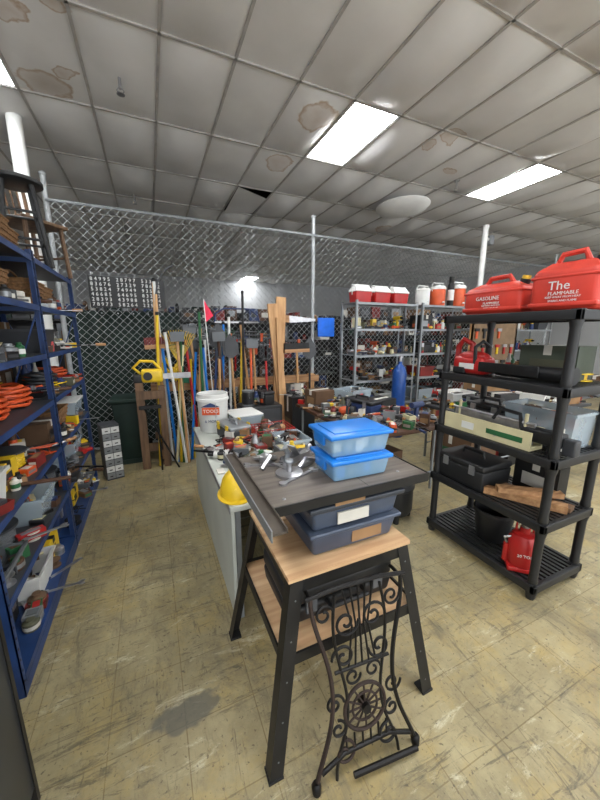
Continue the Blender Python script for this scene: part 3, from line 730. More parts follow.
# treadle iron base leaning on stand
b = B('sewing_machine_treadle')
def sp(pts, rr=.0075, m=IRON): b.tube(pts, rr, m, 7)
def bez(P, n=16):
    out = []
    for i in range(n + 1):
        t = i / n; q = [Vector((p[0], 0, p[1])) for p in P]
        while len(q) > 1: q = [q[k].lerp(q[k + 1], t) for k in range(len(q) - 1)]
        out.append(q[0][:])
    return out
for sgn in (-1, 1):
    mm = RUST if sgn < 0 else IRON
    sp(bez([(sgn * .225, .012), (sgn * .2, .14), (sgn * .1, .22), (sgn * .11, .38), (sgn * .14, .5), (sgn * .21, .6), (sgn * .2, .73)], 24), .009, mm)
    sp(bez([(sgn * .14, .012), (sgn * .14, .16), (sgn * .02, .2), (sgn * .03, .36), (sgn * .16, .46), (sgn * .12, .6), (sgn * .1, .72)], 24), .0065)
    sp(arc(sgn * .06, .6, .055, 0, 2 * PI * 1.4 * sgn, 26, r1=.01), .006)
    sp(arc(sgn * .15, .655, .04, 0, -2 * PI * 1.3 * sgn, 24, r1=.01), .0055)
    sp(arc(sgn * .08, .47, .05, PI, PI + 2 * PI * 1.3 * sgn, 26, r1=.01), .006)
    sp(arc(sgn * .045, .385, .035, 0, 2 * PI * 1.2 * sgn, 22, r1=.01), .005)
    sp(arc(sgn * .13, .3, .04, 0, -2 * PI * 1.3 * sgn, 24, r1=.008), .0055)
    sp(arc(sgn * .12, .2, .035, PI / 2, PI / 2 + 2 * PI * 1.2 * sgn, 22, r1=.01), .0055)
    sp(arc(sgn * .1, .1, .05, PI / 2, PI / 2 + 2 * PI * 1.2 * sgn, 24, r1=.012), .006, mm)
    b.lathe([(.016, -.03), (.019, 0), (.012, .01)], IRON, (sgn * .225, 0, .03), 12)
    sp([(sgn * .2, 0, .72), (sgn * .2, .05, .73), (sgn * .2, .07, .73)], .008)
sp([(-.22, 0, .73), (-.1, 0, .745), (.1, 0, .745), (.22, 0, .73)], .009)
sp([(-.12, 0, .42), (.12, 0, .42)], .007); sp([(-.2, 0, .06), (-.1, 0, .1), (.1, 0, .1), (.2, 0, .06)], .009)
b.tube(arc(0, .25, .09, 0, 2 * PI, 28)[:-1], .0075, RUST, 7, closed=True); b.tube(arc(0, .25, .055, 0, 2 * PI, 20)[:-1], .005, RUST, 6, closed=True)
for k in range(12):
    a = k * PI / 6; sp([(.015 * math.cos(a), 0, .25 + .015 * math.sin(a)), (.088 * math.cos(a), 0, .25 + .088 * math.sin(a))], .004, RUST)
b.cyl((0, -.02, .25), (0, .03, .25), .018, IRON)
for k in range(5): sp([(-.06 + k * .03, 0, .425), (-.035 + k * .0175, 0, .58), (-.07 + k * .035, 0, .74)], .0045)
for k in range(6): sp([(-.09 + k * .036, .0, .1), (-.09 + k * .036, .0, .16)], .0045)
sp([(-.08, -.03, .035), (.21, -.03, .018)], .011)
b.done(.65, .77, .003, -.08, -.2)

# ------------------------------------------------------------------ black plastic rack
RX0, RX1, RY0, RY1 = 2.08, 2.62, 1.0, 1.9
RL = [.11, .54, .96, 1.39, 1.82]
b = B('plastic_shelving_rack')
for z in RL:
    b.box(RX0, RX1, RY0, RY0 + .03, z - .055, z, BLACKP, .004); b.box(RX0, RX1, RY1 - .03, RY1, z - .055, z, BLACKP, .004)
    b.box(RX0, RX0 + .03, RY0, RY1, z - .055, z, BLACKP, .004); b.box(RX1 - .03, RX1, RY0, RY1, z - .055, z, BLACKP, .004)
    k = RX0 + .05
    while k < RX1 - .04: b.box(k, k + .022, RY0 + .02, RY1 - .02, z - .02, z - .002, BLACKP); k += .042
    for y in (1.3, 1.6): b.box(RX0 + .02, RX1 - .02, y, y + .03, z - .045, z - .01, BLACKP)
for x in (RX0 + .035, RX1 - .035):
    for y in (RY0 + .035, RY1 - .035):
        zs = [0] + RL
        for a_, b_ in zip(zs[:-1], zs[1:]):
            b.lathe([(.024, 0), (.03, .02), (.026, .05), (.026, b_ - a_ - .1), (.034, b_ - a_ - .06), (.034, b_ - a_ + .004)], BLACKP, (x, y, a_), 10)
b.done()
def gascan(x, y, z, rz, w, d, h, txt, ts):
    b = B('gas_can')
    b.cb(0, 0, 0, w, d, h * .68, REDL, .035); b.cb(0, 0, .02, w * 1.02, d * 1.03, .03, REDL, .01); b.cb(0, 0, h * .52, w * 1.015, d * 1.02, .02, REDL, .008)
    vs = [(-w * .46, -d * .44, h * .66), (w * .46, -d * .44, h * .66), (w * .46, d * .44, h * .66), (-w * .46, d * .44, h * .66), (-w * .3, -d * .2, h * .8), (w * .3, -d * .2, h * .8), (w * .3, d * .2, h * .8), (-w * .3, d * .2, h * .8)]
    b.push(vs, [(4, 5, 6, 7), (0, 1, 5, 4), (1, 2, 6, 5), (2, 3, 7, 6), (3, 0, 4, 7)], REDL)
    b.tube([(-w * .3, 0, h * .76), (-w * .22, 0, h * .95), (w * .1, 0, h * .97), (w * .18, 0, h * .78)], .017, REDL, 8)
    b.cyl((w * .33, 0, h * .7), (w * .36, 0, h * .84), .032, BLACKP); b.cyl((w * .36, 0, h * .84), (w * .37, 0, h * .92), .026, mat('spout_yellow', (225, 190, 60), .5))
    o = -d * .51 - .0015
    b.at(-w * .05, o, h * .4); b.text(txt, ts, WHITE)
    for q, (t_, s_) in enumerate((('FLAMMABLE', .08), ('KEEP AWAY FROM HEAT', .045), ('SPARKS AND FLAME', .045))): b.at(w * .02, o + .002, h * (.28 - q * .06)); b.text(t_, h * s_, WHITE)
    b.at()
    return b.done(x, y, z, rz)
gascan(2.32, 1.62, 1.822, -PI / 2 + .05, .42, .26, .27, 'GASOLINE', .036)
gascan(2.32, 1.18, 1.822, -PI / 2 + .1, .34, .28, .35, 'The', .07)
b = B('red_chainsaw')
b.cb(0, 0, .0, .16, .26, .13, RED, .035); b.ell((0, 0, .12), .075, .13, .05, RED); b.cb(0, .06, .0, .18, .1, .05, BLACKP, .01)
b.tube([(0, .1, .08), (0, .14, .1), (0, .14, .2), (0, .1, .25), (0, .02, .22), (0, .02, .12)], .022, RED, 8); b.tube([(-.07, -.06, .08), (-.08, -.06, .2), (0, -.06, .24), (.08, -.06, .2), (.07, -.06, .08)], .013, BLACKP, 8)
b.box(-.09, -.08, -.5, -.1, .03, .1, BLACKM, .004); b.cb(-.082, 0, .04, .006, .12, .04, WHITE)
b.done(2.22, 1.71, 1.392, 0.03)
b = B('blower_tube'); b.cyl((0, 0, .05), (0, .45, .05), .048, BLACKP, r2=.04); b.cyl((0, -.02, .05), (0, .03, .05), .054, BLACKP); b.done(2.25, 1.08, 1.392, .03)
cbox(2.48, 1.3, 1.392, 0, .35, .2, .22, mat('olive_box', (66, 74, 62), .6))
mixed(2.4, 2.58, 1.05, 1.85, 1.392, 20, .2)
b = B('mitre_box')
b.box(0, .13, 0, .66, 0, .02, CREAM); b.box(0, .012, 0, .66, .02, .12, CREAM); b.box(.118, .13, 0, .66, .02, .14, CREAM)
b.box(-.003, 0, .05, .3, .04, .075, GREEN); b.cb(-.001, .45, .03, .006, .1, .05, WHITE); b.tube([(.06, .1, .12), (.06, .12, .21), (.06, .25, .22), (.06, .3, .14)], .013, BLACKP, 8)
b.cyl((.065, .02, .16), (.065, .64, .16), .011, SILV); b.box(.06, .064, .02, .62, .03, .15, SILV)
for y in (.08, .58): b.cyl((.065, y, .02), (.065, y, .22), .011, CREAM)
b.done(2.11, 1.17, .962)
pbin(2.46, 1.28, .962, 0, .45, .26, .24, CLEAR, None)
toolbox(2.44, 1.68, .962, 0, .32, .18, .22, GREYD); mixed(2.26, 2.36, 1.05, 1.85, .962, 16, .16)
b = B('air_nailer'); b.box(-.04, .04, -.03, .22, .05, .14, BLACKP, .015); b.box(-.03, .03, 0, .05, 0, .09, BLACKP); b.box(-.03, .03, -.1, -.03, .02, .12, GREYD, .01); b.done(2.2, 1.06, .962)
toolbox(2.27, 1.66, .542, .0, .42, .32, .24, BLACKP, BLACKP)
b = B('lumber_offcuts')
b.at(.0, 0, 0, .5); b.box(-.03, .03, -.24, .24, 0, .05, PINEX); b.at(.12, 0, 0, .2); b.box(-.04, .04, -.22, .22, 0, .03, OLDW); b.at(.05, .0, .05, .9); b.box(-.035, .035, -.2, .2, 0, .035, PINEX); b.at()
b.done(2.27, 1.25, .542)
cbox(2.52, 1.3, .542, 0, .3, .12, .24, BLACKP)
b = B('planter_pot'); b.lathe([(.1, 0), (.11, .01), (.14, .22), (.15, .22), (.15, .245), (.135, .245), (.1, .03)], BLACKP, n=24); b.done(2.34, 1.48, .112)
b = B('bottle_jack'); b.box(-.09, .09, -.08, .08, 0, .03, RED, .006); b.lathe([(.08, .03), (.088, .05), (.088, .21), (.066, .25), (.03, .26), (.03, .3)], RED, n=20); b.lathe([(.024, .3), (.024, .33), (.034, .33), (.034, .345)], SILV, n=14)
b.cyl((-.095, 0, .03), (-.095, 0, .16), .018, RED); b.tube([(-.095, 0, .16), (-.11, 0, .2), (-.06, -.02, .23)], .008, SILV, 6); b.at(0, -.0895, .13); b.text('20 TON', .028, WHITE); b.at()
b.tube([(-.05, 0, .27), (-.05, 0, .34), (.05, 0, .34), (.05, 0, .27)], .008, RED, 6)
b.done(2.2, 1.17, .112, -.8)

# ------------------------------------------------------------------ tables with clutter (right centre)
def ftable(X0, X1, Y0, Y1, n, m=BROWN):
    b = B('folding_table')
    b.box(X0, X1, Y0, Y1, .71, .75, m, .006)
    for x in (X0 + .06, X1 - .06):
        for y in (Y0 + .1, Y1 - .1): b.cyl((x, y, 0), (x, y, .71), .016, GREYM, n=8)
    for y in (Y0 + .1, Y1 - .1): b.cyl((X0 + .06, y, .2), (X1 - .06, y, .2), .01, GREYM, n=8)
    b.done()
    tools(X0, X1, Y0, Y1, .752, n // 2, layers=4); mixed(X0, X1, Y0, Y1, .752, n, .18)
ftable(1.72, 2.75, 2.35, 3.95, 140)
for (x, y, k) in [(1.95, 3.7, 'card'), (2.5, 3.75, 'clear'), (2.2, 3.1, 'tb'), (2.55, 2.6, 'drill'), (2.0, 2.6, 'pile'), (2.55, 3.2, 'card')]: item(k, x, y, .752 + .0, R.uniform(-.3, .3), .25)
b = B('circular_saw'); b.box(-.14, .14, -.08, .08, 0, .006, SILV); b.at(0, .0, .07, 0, PI / 2); b.lathe([(.075, -.01), (.08, 0), (.08, .04), (.06, .05)], BLACKP, n=20); b.at(); b.ell((0, .06, .09), .06, .08, .055, ORANGE); b.tube([(-.12, .02, .08), (-.1, .02, .16), (.04, .02, .18), (.08, .02, .12)], .015, BLACKP, 8); b.done(1.95, 2.95, .752, .8)
ftable(3.3, 5.4, 2.3, 3.3, 110, GREYD)
for (x, y, k) in [(3.6, 2.6, 'tb'), (4.1, 2.7, 'card'), (4.6, 2.6, 'bin'), (5.0, 2.9, 'tb'), (4.3, 3.1, 'cardL'), (3.7, 3.05, 'bin'), (5.1, 2.5, 'card')]: item(k, x, y, .752, R.uniform(-.3, .3), .25)
for (x, y, s_, h, m) in [(3.6, 2.8, .55, .45, CARD2), (4.3, 2.8, .6, .5, BLACKP), (5.0, 2.8, .5, .42, CARD)]: cbox(x, y, 0, .1, s_, s_, h, m)
ftable(5.7, 7.6, 2.6, 3.6, 70, GREYP)
for (x, y, k) in [(5.9, 2.9, 'cardL'), (6.5, 3.1, 'tb'), (7.1, 3.0, 'card')]: item(k, x, y, .752, 0, .3)
b = B('pegboard_panel'); PG = mat('pegboard', (120, 98, 74), .8); b.box(0, 1.2, 0, .015, .9, 2.0, PG); b.box(0, .04, 0, .05, 0, 2.0, PINEZ); b.box(1.16, 1.2, 0, .05, 0, 2.0, PINEZ)
for k in range(16):
    b.at(.1 + (k % 6) * .19, -.02, 1.15 + (k // 6) * .28, 0, PI / 2); c = R.choice([RED, RED, YEL, BLACKP, ORANGE]); b.box(-.02, .02, -.12, 0, -.01, .01, c); b.box(-.05, .05, 0, .05, -.01, .015, R.choice([BLACKM, SILV, RED]))
b.at(); b.done(5.0, 3.95, 0)
toolbox(1.5, 2.1, 0, .3, .5, .28, .32, BLACKP, BLACKP)
cbox(2.2, 2.9, 0, .1, .5, .5, .4, CARD2); pbin(2.4, 3.5, 0, 0, .5, .4, .3, GREYD); cbox(1.95, 3.45, 0, .1, .35, .35, .45, BLACKP)
b = B('shop_vacuum'); b.lathe([(.16, .06), (.18, .1), (.18, .3), (.19, .31), (.19, .34), (.12, .45), (.05, .47)], BLACKP, n=22)
for k in range(4):
    a = k * PI / 2 + .7; b.cyl((.15 * math.cos(a), .15 * math.sin(a), .0), (.15 * math.cos(a), .15 * math.sin(a), .08), .025, RUBBER)
b.tube([(.18, 0, .25), (.3, 0, .3), (.3, .1, .1), (.2, .25, .05)], .025, BLACKP, 10); b.done(1.95, 2.2, 0, 2.0)

# ------------------------------------------------------------------ grey metal racks
GL = [.12, .52, .93, 1.34, 1.75, 2.15]
def grack(x0, x1, y0, y1, rows):
    b = B('metal_shelving_rack')
    for x in (x0, x1 - .035):
        for y in (y0, y1 - .035):
            b.box(x, x + .035, y, y + .004, 0, 2.18, GREYM); b.box(x if x == x0 else x + .031, x + .004 if x == x0 else x + .035, y, y + .035, 0, 2.18, GREYM)
    for z in GL:
        b.box(x0 + .004, x1 - .004, y0 + .004, y1 - .004, z - .01, z, GREYM); b.box(x0, x1, y0 - .002, y0 + .003, z - .035, z, GREYM)
    b.done()
    for i, kk in enumerate(rows): row(kk, x0 + .03, x1 - .03, GL[i], (y0 + y1) / 2 - .02, 'x', .3)
    b = B('assorted_shop_clutter')
    for i in range(5): mixed(x0 + .03, x1 - .03, y0 + .02, y1, GL[i], int(22 * (x1 - x0)), .2, b=b)
    b.done()
yk0, yk1 = 4.3, 4.75
grack(2.88, 4.1, yk0, yk1, [['cardL', 'bin', 'tb'], ['tb', 'bin', 'card'], ['drill', 'pile', 'drill', 'jars'], ['pile', 'drill', 'jars', 'pile'], ['can', 'pile', 'jars', 'drill']])
grack(4.2, 5.4, yk0, yk1, [['bin', 'cardL', 'can'], ['clear', 'tb', 'card'], ['bin', 'pile', 'card'], ['tb', 'jars', 'drill'], ['card', 'can', 'jars', 'bin']])
grack(6.6, 7.9, yk0, yk1, [['bin', 'cardL', 'can'], ['clear', 'tb', 'card'], ['bin', 'pile', 'card'], ['tb', 'jars', 'drill'], ['card', 'can', 'jars', 'bin']])
def cooler(x, y, z):
    b = B('lunch_cooler'); b.cb(0, 0, 0, .3, .22, .17, RED, .015, .012); b.cb(0, 0, .165, .31, .23, .02, WHITE, .006)
    b.prism([(-.15, -.11), (.15, -.11), (.15, .11), (-.15, .11)], .002, WHITE, .185)
    vs = [(-.15, -.11, .186), (.15, -.11, .186), (.15, .11, .186), (-.15, .11, .186), (-.12, -.045, .26), (.12, -.045, .26), (.12, .045, .26), (-.12, .045, .26)]
    b.push(vs, [(4, 5, 6, 7), (0, 1, 5, 4), (1, 2, 6, 5), (2, 3, 7, 6), (3, 0, 4, 7)], WHITE)
    b.tube([(-.155, 0, .12), (-.16, 0, .27), (.16, 0, .27), (.155, 0, .12)], .01, WHITE, 8)
    return b.done(x, y, z)
for k in range(3): cooler(3.08 + k * .37, 4.5, 2.152)
def jug(x, y, z, m, h=.36, r=.13):
    b = B('beverage_cooler_jug'); b.lathe([(r * .93, 0), (r, .02), (r, h * .75), (r * .97, h * .78)], m, n=24); b.lathe([(r * 1.05, h * .78), (r * 1.05, h * .86), (r * .9, h * .93), (r * .3, h * .96), (r * .3, h)], WHITE, n=24)
    b.tube([(-r, 0, h * .7), (-r * 1.2, 0, h * .85), (-r * .9, 0, h * 1.08), (r * .9, 0, h * 1.08), (r * 1.2, 0, h * .85), (r, 0, h * .7)], .008, WHITE, 6)
    b.cyl((0, -r, .06), (0, -r - .03, .06), .015, WHITE)
    return b.done(x, y, z)
jug(4.02 + .35, 4.5, 2.152, WHITE, .3, .12); jug(4.72, 4.5, 2.152, ORANGE, .36, .13); jug(5.2, 4.5, 2.152, ORANGE, .4, .14)
b = B('thermos_bottle'); b.lathe([(.05, 0), (.055, .01), (.055, .36), (.04, .4), (.045, .41), (.045, .5)], BLACKM, n=18); b.lathe([(.056, .1), (.056, .28)], WHITE, n=18); b.done(4.95, 4.42, 2.152)
b = B('gas_cylinder'); b.lathe([(.1, 0), (.11, .02), (.11, 1.05), (.08, 1.15), (.03, 1.2), (.03, 1.24)], mat('cylinder_blue', (26, 70, 140), .35), n=20); b.lathe([(.025, 1.24), (.025, 1.3), (.045, 1.3), (.045, 1.32)], SILV, n=12); b.done(3.6, 4.08, 0)

# ------------------------------------------------------------------ wood tool rack with long tools
b = B('lumber_tool_rack'); yy = 4.62
for x in (.0, 1.12, 2.25):
    b.box(x, x + .09, yy, yy + .09, 0, 1.05, OLDW if x == 0 else PINEZ)
    b.box(x - .02, x + .11, yy - .25, yy + .3, 0, .05, OLDW)
b.box(-.05, 2.4, yy - .04, yy, .93, 1.03, PINEX); b.box(-.05, 2.4, yy + .09, yy + .13, .93, 1.03, PINEX); b.box(-.05, 2.4, yy - .04, yy, .3, .38, OLDW)
b.done()
b = B('lumber_tool_rack'); b.box(0, .09, 0, .09, 0, 1.1, OLDW); b.box(.25, .33, 0, .08, 0, 1.05, OLDW); b.box(0, .33, -.03, 0, .9, 1.0, OLDW); b.box(0, .33, .09, .12, .2, .3, OLDW); b.done(-.32 + .1, 4.3)
def ltool(kind, x, m, h=1.7, lean=.08, dx=0.0, y=4.5):
    names = {'shovel': 'shovel', 'rake': 'garden_rake', 'broom': 'push_broom', 'pole': 'long_pole', 'hoe': 'garden_hoe', 'fork': 'pitch_fork', 'saw': 'pole_saw', 'leaf': 'leaf_rake'}
    b = B(names[kind]); b.cyl((0, 0, 0), (0, 0, h), .017, m, n=8)
    if kind == 'shovel':
        vs = [(-.02, 0, h), (.02, 0, h), (.11, .01, h + .06), (.11, .02, h + .2), (0, .0, h + .33), (-.11, .02, h + .2), (-.11, .01, h + .06)]
        b.push([(v[0], v[1] - .004, v[2]) for v in vs] + [(v[0], v[1] + .004, v[2]) for v in vs], [tuple(range(7)), tuple(range(13, 6, -1))] + [(k, (k + 1) % 7, 7 + (k + 1) % 7, 7 + k) for k in range(7)], GREYD)
    elif kind == 'rake':
        b.box(-.19, .19, -.012, .012, h, h + .02, GREYP)
        for k in range(13): b.cyl((-.18 + k * .03, 0, h + .01), (-.18 + k * .03, -.07, h + .03), .004, GREYP, n=5)
    elif kind == 'leaf':
        for k in range(15):
            a = -.5 + k / 14; b.tube([(0, 0, h), (.4 * math.sin(a), 0, h + .4 * math.cos(a)), (.43 * math.sin(a), -.04, h + .42 * math.cos(a))], .005, GREEN if m != YEL else YEL, 4)
        b.tube([(.25 * math.sin(-.5 + k / 8), -.006, h + .25 * math.cos(-.5 + k / 8)) for k in range(9)], .006, GREEN, 4)
    elif kind == 'broom':
        b.box(-.2, .2, -.03, .03, h, h + .05, PINEX)
        for k in range(20): b.box(-.195 + k * .02, -.182 + k * .02, -.025, .025, h + .05, h + .14, BLACKP if m != BLUEP else MAROON)
    elif kind == 'hoe': b.tube([(0, 0, h), (0, -.02, h + .08), (0, -.06, h + .09)], .007, BLACKM); b.box(-.08, .08, -.08, -.06, h - .02, h + .1, GREYP)
    elif kind == 'fork':
        b.tube([(-.08, 0, h + .32), (-.08, 0, h + .08), (-.04, 0, h + .03), (.04, 0, h + .03), (.08, 0, h + .08), (.08, 0, h + .32)], .007, GREYD)
        for xx in (-.027, .027): b.cyl((xx, 0, h), (xx, 0, h + .32), .007, GREYD, n=6)
    elif kind == 'saw': b.tube([(0, 0, h), (.03, 0, h + .15), (.12, 0, h + .3), (.22, 0, h + .36)], .012, GREYD, 6)
    elif kind == 'pole': b.cyl((0, 0, h), (0, 0, h + .04), .02, RUBBER, n=8)
    return b.done(x, y, .003, 0, -lean, dx)
spec = [('pole', .14, WHITE, 2.3, -.02), ('saw', .06, PINEZ, 2.15, .02), ('broom', .2, BLUEP, 1.5, -.05), ('pole', .27, GREEN, 1.6, .05), ('hoe', .33, PINEZ, 1.6, -.02), ('shovel', .42, YEL, 1.35, .03), ('pole', .5, RED, 1.6, -.06), ('rake', .58, WHITE, 1.6, .04), ('pole', .66, BLUEP, 1.5, -.03), ('fork', .76, PINEZ, 1.35, .03), ('leaf', .86, GREEN, 1.35, .0), ('pole', .93, WHITE, 1.9, .03), ('shovel', 1.02, PINEZ, 1.35, -.03), ('pole', 1.1, BLACKM, 2.2, .03), ('hoe', 1.2, ORANGE, 1.5, .03), ('rake', 1.34, PINEZ, 1.5, -.02), ('broom', 2.0, PINEZ, 1.4, -.02), ('shovel', 2.15, BLACKM, 1.3, .02), ('pole', -.02, YEL, 1.9, .06), ('fork', 1.45, RED, 1.3, .0), ('pole', .02, PINEZ, 2.3, .03), ('pole', .38, BLUEP, 1.45, .1), ('pole', .72, WHITE, 1.4, -.1),
        ('rake', .46, PINEZ, 1.75, .08), ('pole', .3, WHITE, 1.7, -.08), ('hoe', .62, PINEZ, 1.7, -.09), ('pole', .8, BLUEP, 1.8, .06), ('leaf', .24, YEL, 1.3, .05), ('shovel', .64, BLUED, 1.5, .1), ('pole', .55, GREEN, 1.95, .02), ('fork', .36, WHITE, 1.45, -.04), ('rake', 1.05, YEL, 1.6, .06), ('pole', 1.28, PINEZ, 1.8, -.08), ('pole', .18, CREAM, 1.55, .12), ('hoe', .9, BROWN, 1.6, -.06), ('pole', .48, GREYM, 1.7, .12)]
for k, (kd, x, m, h, dx) in enumerate(spec): ltool(kd, x, m, h, .03 + .012 * (k % 3), dx, 4.46 - .035 * (k % 5))
b = B('safety_flag'); b.cyl((0, 0, 0), (0, 0, 2.1), .006, WHITE, n=6); vs = [(0, 0, 2.1), (0, 0, 1.82), (.1, -.02, 1.9)]
b.push(vs + [(v[0], v[1] + .003, v[2]) for v in vs], [(0, 1, 2), (5, 4, 3), (0, 3, 4, 1), (1, 4, 5, 2), (2, 5, 3, 0)], mat('flag_pink', (235, 40, 80), .6)); b.done(.72, 4.25, 0, 0, -.03, -.04)
b = B('wood_planks')
b.at(0, 0, 0.004, 0, -.06, .07); b.box(-.075, .075, 0, .03, 0, 2.2, PINEZ); b.at(.16, -.05, 0.004, 0, -.06, -.08); b.box(-.07, .07, 0, .03, 0, 2.1, PINEZ); b.at(.07, -.1, .004, 0, -.06, 0); b.box(-.04, .04, 0, .03, 0, 1.9, PINEZ); b.at()
b.done(1.62, 4.45, 0)
for k, x in enumerate((1.0, 1.3, 1.55, 1.95, .8, 1.2)):
    b = B('pipe_clamp'); z0 = 1.55 - .05 * k
    b.cyl((-.25, 0, 0), (.55 - .1 * k, 0, 0), .014, GREYD, n=8); b.box(-.2, -.16, -.02, .02, -.1, .03, BLUED if k % 2 == 0 else ORANGE); b.box(.3, .34, -.02, .02, -.1, .03, BLUED if k % 2 == 0 else ORANGE)
    b.cyl((-.36, 0, -.05), (-.2, 0, -.05), .008, SILV, n=6); b.cyl((-.36, -.05, -.05), (-.36, .05, -.05), .006, SILV, n=6)
    b.tube([(0, 0, 0), (0, .0, .08), (0, .1, .1)], .004, SILV, 5)
    b.done(x, 5.08, z0 + .15)
b = B('bolt_cutters')
for s_ in (-1, 1): b.tube([(s_ * .02, 0, .0), (s_ * .06, 0, -.12), (s_ * .07, 0, -.5)], .014, RED, 8); b.tube([(0, 0, 0), (s_ * .03, 0, .05), (0, 0, .12)], .014, BLACKM, 6)
b.tube([(0, 0, .1), (0, .06, .12)], .004, SILV, 5); b.done(1.25, 5.08, 1.6)
b = B('blue_cushion_pad'); b.box(-.16, .16, 0, .04, 0, .32, mat('pad_blue', (20, 105, 220), .5), .01); b.cyl((0, .02, .31), (0, .06, .38), .005, SILV, n=6); b.done(2.8, 5.08, 1.62)
b = B('bow_saw'); b.tube([(-.35, 0, 0), (-.33, 0, .12), (-.2, 0, .2), (.2, 0, .2), (.33, 0, .1), (.35, 0, 0)], .012, BLUED, 8); b.box(-.35, .35, -.001, .001, -.015, .01, SILV); b.done(1.25, 5.12, 1.85)
b = B('hand_saw'); b.prism([(0, 0), (.5, .03), (.5, .07), (0, .12)], .002, SILV); b.box(-.1, .02, 0, .12, -.008, .01, PINEX, .004); b.done(2.1, 5.12, 1.85, 0, PI / 2)
b = B('yellow_chainsaw'); b.box(-.12, .12, -.08, .08, 0, .16, YEL, .03); b.tube([(-.12, 0, .1), (-.2, 0, .18), (-.12, 0, .26), (.02, 0, .25), (.1, 0, .15)], .018, YEL, 8); b.box(.12, .45, -.006, .006, .03, .1, SILV); b.cyl((-.05, -.09, .08), (-.05, -.08, .08), .05, BLACKP); b.cb(-.16, 0, .0, .1, .1, .1, BLACKP, .01); b.done(-.02, 4.4 - .05, 1.1, .0)
b = B('green_helmet'); b.lathe([(.12, 0), (.13, .02), (.11, .09), (.05, .13), (.001, .135)], mat('teal', (60, 140, 110), .5), n=20); b.done(.45, 4.66, 1.03)
b = B('yellow_hose'); b.tube([(.1 * math.cos(k * .6) + .05 * math.sin(k * .13), -.03 * math.sin(k * .3), -.1 - .16 * math.sin(k * .6) ** 2 - .003 * k) for k in range(60)], .014, YEL, 7); b.done(.22, 4.5, 1.5)
b = B('trash_bin'); b.box(-.2, .2, -.22, .22, .04, .82, GREEND, .02, .04); b.box(-.22, .22, -.25, .25, .82, .87, GREEND, .015); b.cyl((-.22, .2, .1), (-.17, .2, .1), .1, RUBBER); b.cyl((.17, .2, .1), (.22, .2, .1), .1, RUBBER); b.cyl((-.2, .28, .85), (.2, .28, .85), .013, GREEND); b.box(-.16, .16, -.2, -.1, 0, .06, GREEND); b.done(-.32, 4.78)
b = B('small_parts_cabinet'); b.box(-.09, .09, -.11, .11, 0, .66, GREYD)
for r_ in range(8):
    for c in range(2): b.box(-.085 + c * .088, -.003 + c * .088, -.118, -.11, .02 + r_ * .078, .088 + r_ * .078, WHITE if r_ % 2 else GREYM); b.box(-.06 + c * .088, -.03 + c * .088, -.125, -.118, .045 + r_ * .078, .055 + r_ * .078, BLACKP)
b.done(-.54, 4.25, 0, .3)
b = B('saw_horse'); b.tube([(0, 0, 0), (.0, .1, .8)], .012, BLACKM, 6); b.tube([(.2, 0, 0), (-.15, .1, .8)], .012, BLACKM, 6); b.box(-.2, .05, .06, .12, .78, .82, BLACKM); b.done(.0, 4.2, 0)
b = B('tool_chest'); b.box(0, .5, 0, .35, 0, .8, BLACKP, .01); b.box(.03, .47, -.005, 0, .05, .38, GREYD); b.box(.03, .47, -.005, 0, .42, .76, GREYD); b.cyl((.2, -.02, .2), (.3, -.02, .2), .01, SILV, n=6); b.cyl((.2, -.02, .6), (.3, -.02, .6), .01, SILV, n=6); b.done(.95, 3.75, 0)
pcan(1.05, 3.9, .8, 0, m=BLACKP); toolbox(1.27, 3.92, .8, .3, .25, .15, .2, BLACKP); mixed(.98, 1.42, 3.78, 4.08, .802, 16, .2)
cbox(1.9, 4.25, 0, 0, .35, .35, .8, BLACKP); mixed(1.75, 2.07, 4.1, 4.4, .802, 10, .2)

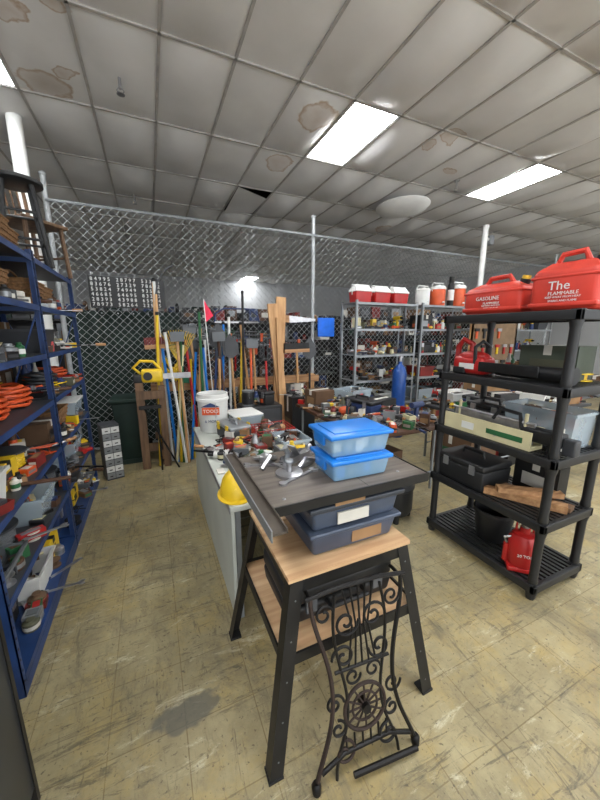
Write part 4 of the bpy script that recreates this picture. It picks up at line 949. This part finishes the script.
# ------------------------------------------------------------------ beyond the fence
def storage(x0, x1, y, n, z1=2.0):
    b = B('storage_rack'); d = .6
    zs = [.15 + (z1 - .15) * k / n for k in range(n + 1)]
    for z in zs: b.box(x0, x1, y, y + d, z - .03, z, BLACKM)
    b.box(x0, x1, y + d, y + d + .01, 0, z1 + .05, BLACKM)
    k = int((x1 - x0) / 1.2)
    for i in range(k + 1):
        x = x0 + (x1 - x0 - .04) * i / k; b.box(x, x + .04, y, y + .04, 0, z1 + .05, BLACKM); b.box(x, x + .04, y + d - .04, y + d, 0, z1 + .05, BLACKM)
    b.done()
    s = B('stored_goods'); P2 = [BLACKP, GREYD, CARD2, BROWN, CARD, MAROON, GREYP, GREEND, BLUED, PAPER, BLACKM, GREYM]
    for z in zs:
        c = x0 + .05
        while c < x1 - .3:
            w = R.uniform(.08, .28); h = R.uniform(.08, (z1 / n) * .85 if z < z1 else .25); m = R.choice(P2)
            if R.random() < .3: s.lathe([(w * .3, 0), (w * .32, .01), (w * .32, h * .8), (w * .15, h)], m, (c + w / 2, y + .25, z), 12)
            else: s.box(c, c + w, y + .05, y + .05 + R.uniform(.25, .45), z, z + h, m); s.box(c + w * .2, c + w * .8, y + .049, y + .05, z + h * .3, z + h * .7, R.choice(P2))
            c += w + R.uniform(.01, .08)
    s.done()
storage(.45, 3.6, 5.9, 5, 1.9); storage(3.7, 9.2, 6.0, 5, 2.0); storage(-3.5, 2.5, 9.2, 4, 2.2); storage(5, 11, 9.6, 4, 1.9)
storage(-4.0, .3, 6.2, 4, 1.9)
storage(-4.2, -2.2, 2.6, 4, 2.0)
b = B('paper_notice'); b.box(0, .6, 0, .005, 0, .5, PAPER); b.box(.05, .55, -.002, 0, .3, .42, BLACKP); b.done(3.0, YF - .02, 2.2)
b = B('door_1'); b.box(0, 1.0, -.04, 0, 0, 2.1, GREYP); b.box(-.06, 0, -.05, 0, 0, 2.16, WHITE); b.box(1.0, 1.06, -.05, 0, 0, 2.16, WHITE); b.box(-.06, 1.06, -.05, 0, 2.1, 2.16, WHITE); b.cyl((.9, -.09, 1), (.9, -.04, 1), .02, SILV); b.done(7, YF - .002, 0)

# ------------------------------------------------------------------ world / camera
w = bpy.data.worlds.new('w'); bpy.context.scene.world = w; w.use_nodes = True
w.node_tree.nodes['Background'].inputs[0].default_value = (.94, .97, 1, 1); w.node_tree.nodes['Background'].inputs[1].default_value = 4.1
cd = bpy.data.cameras.new('camera'); co = bpy.data.objects.new('camera', cd); bpy.context.collection.objects.link(co)
cd.sensor_fit = 'HORIZONTAL'; cd.sensor_width = 36; cd.lens = 325 / 600 * 36; cd.clip_start = .02; cd.clip_end = 100
th = math.atan(68 / 325); ps = math.atan(150 / 332)
d = Vector((math.sin(ps) * math.cos(th), math.cos(ps) * math.cos(th), -math.sin(th)))
co.location = (0, 0, 1.7); co.rotation_euler = d.to_track_quat('-Z', 'Y').to_euler()
sc = bpy.context.scene; sc.camera = co
sc.view_settings.view_transform = 'Standard'; sc.view_settings.exposure = 0.0
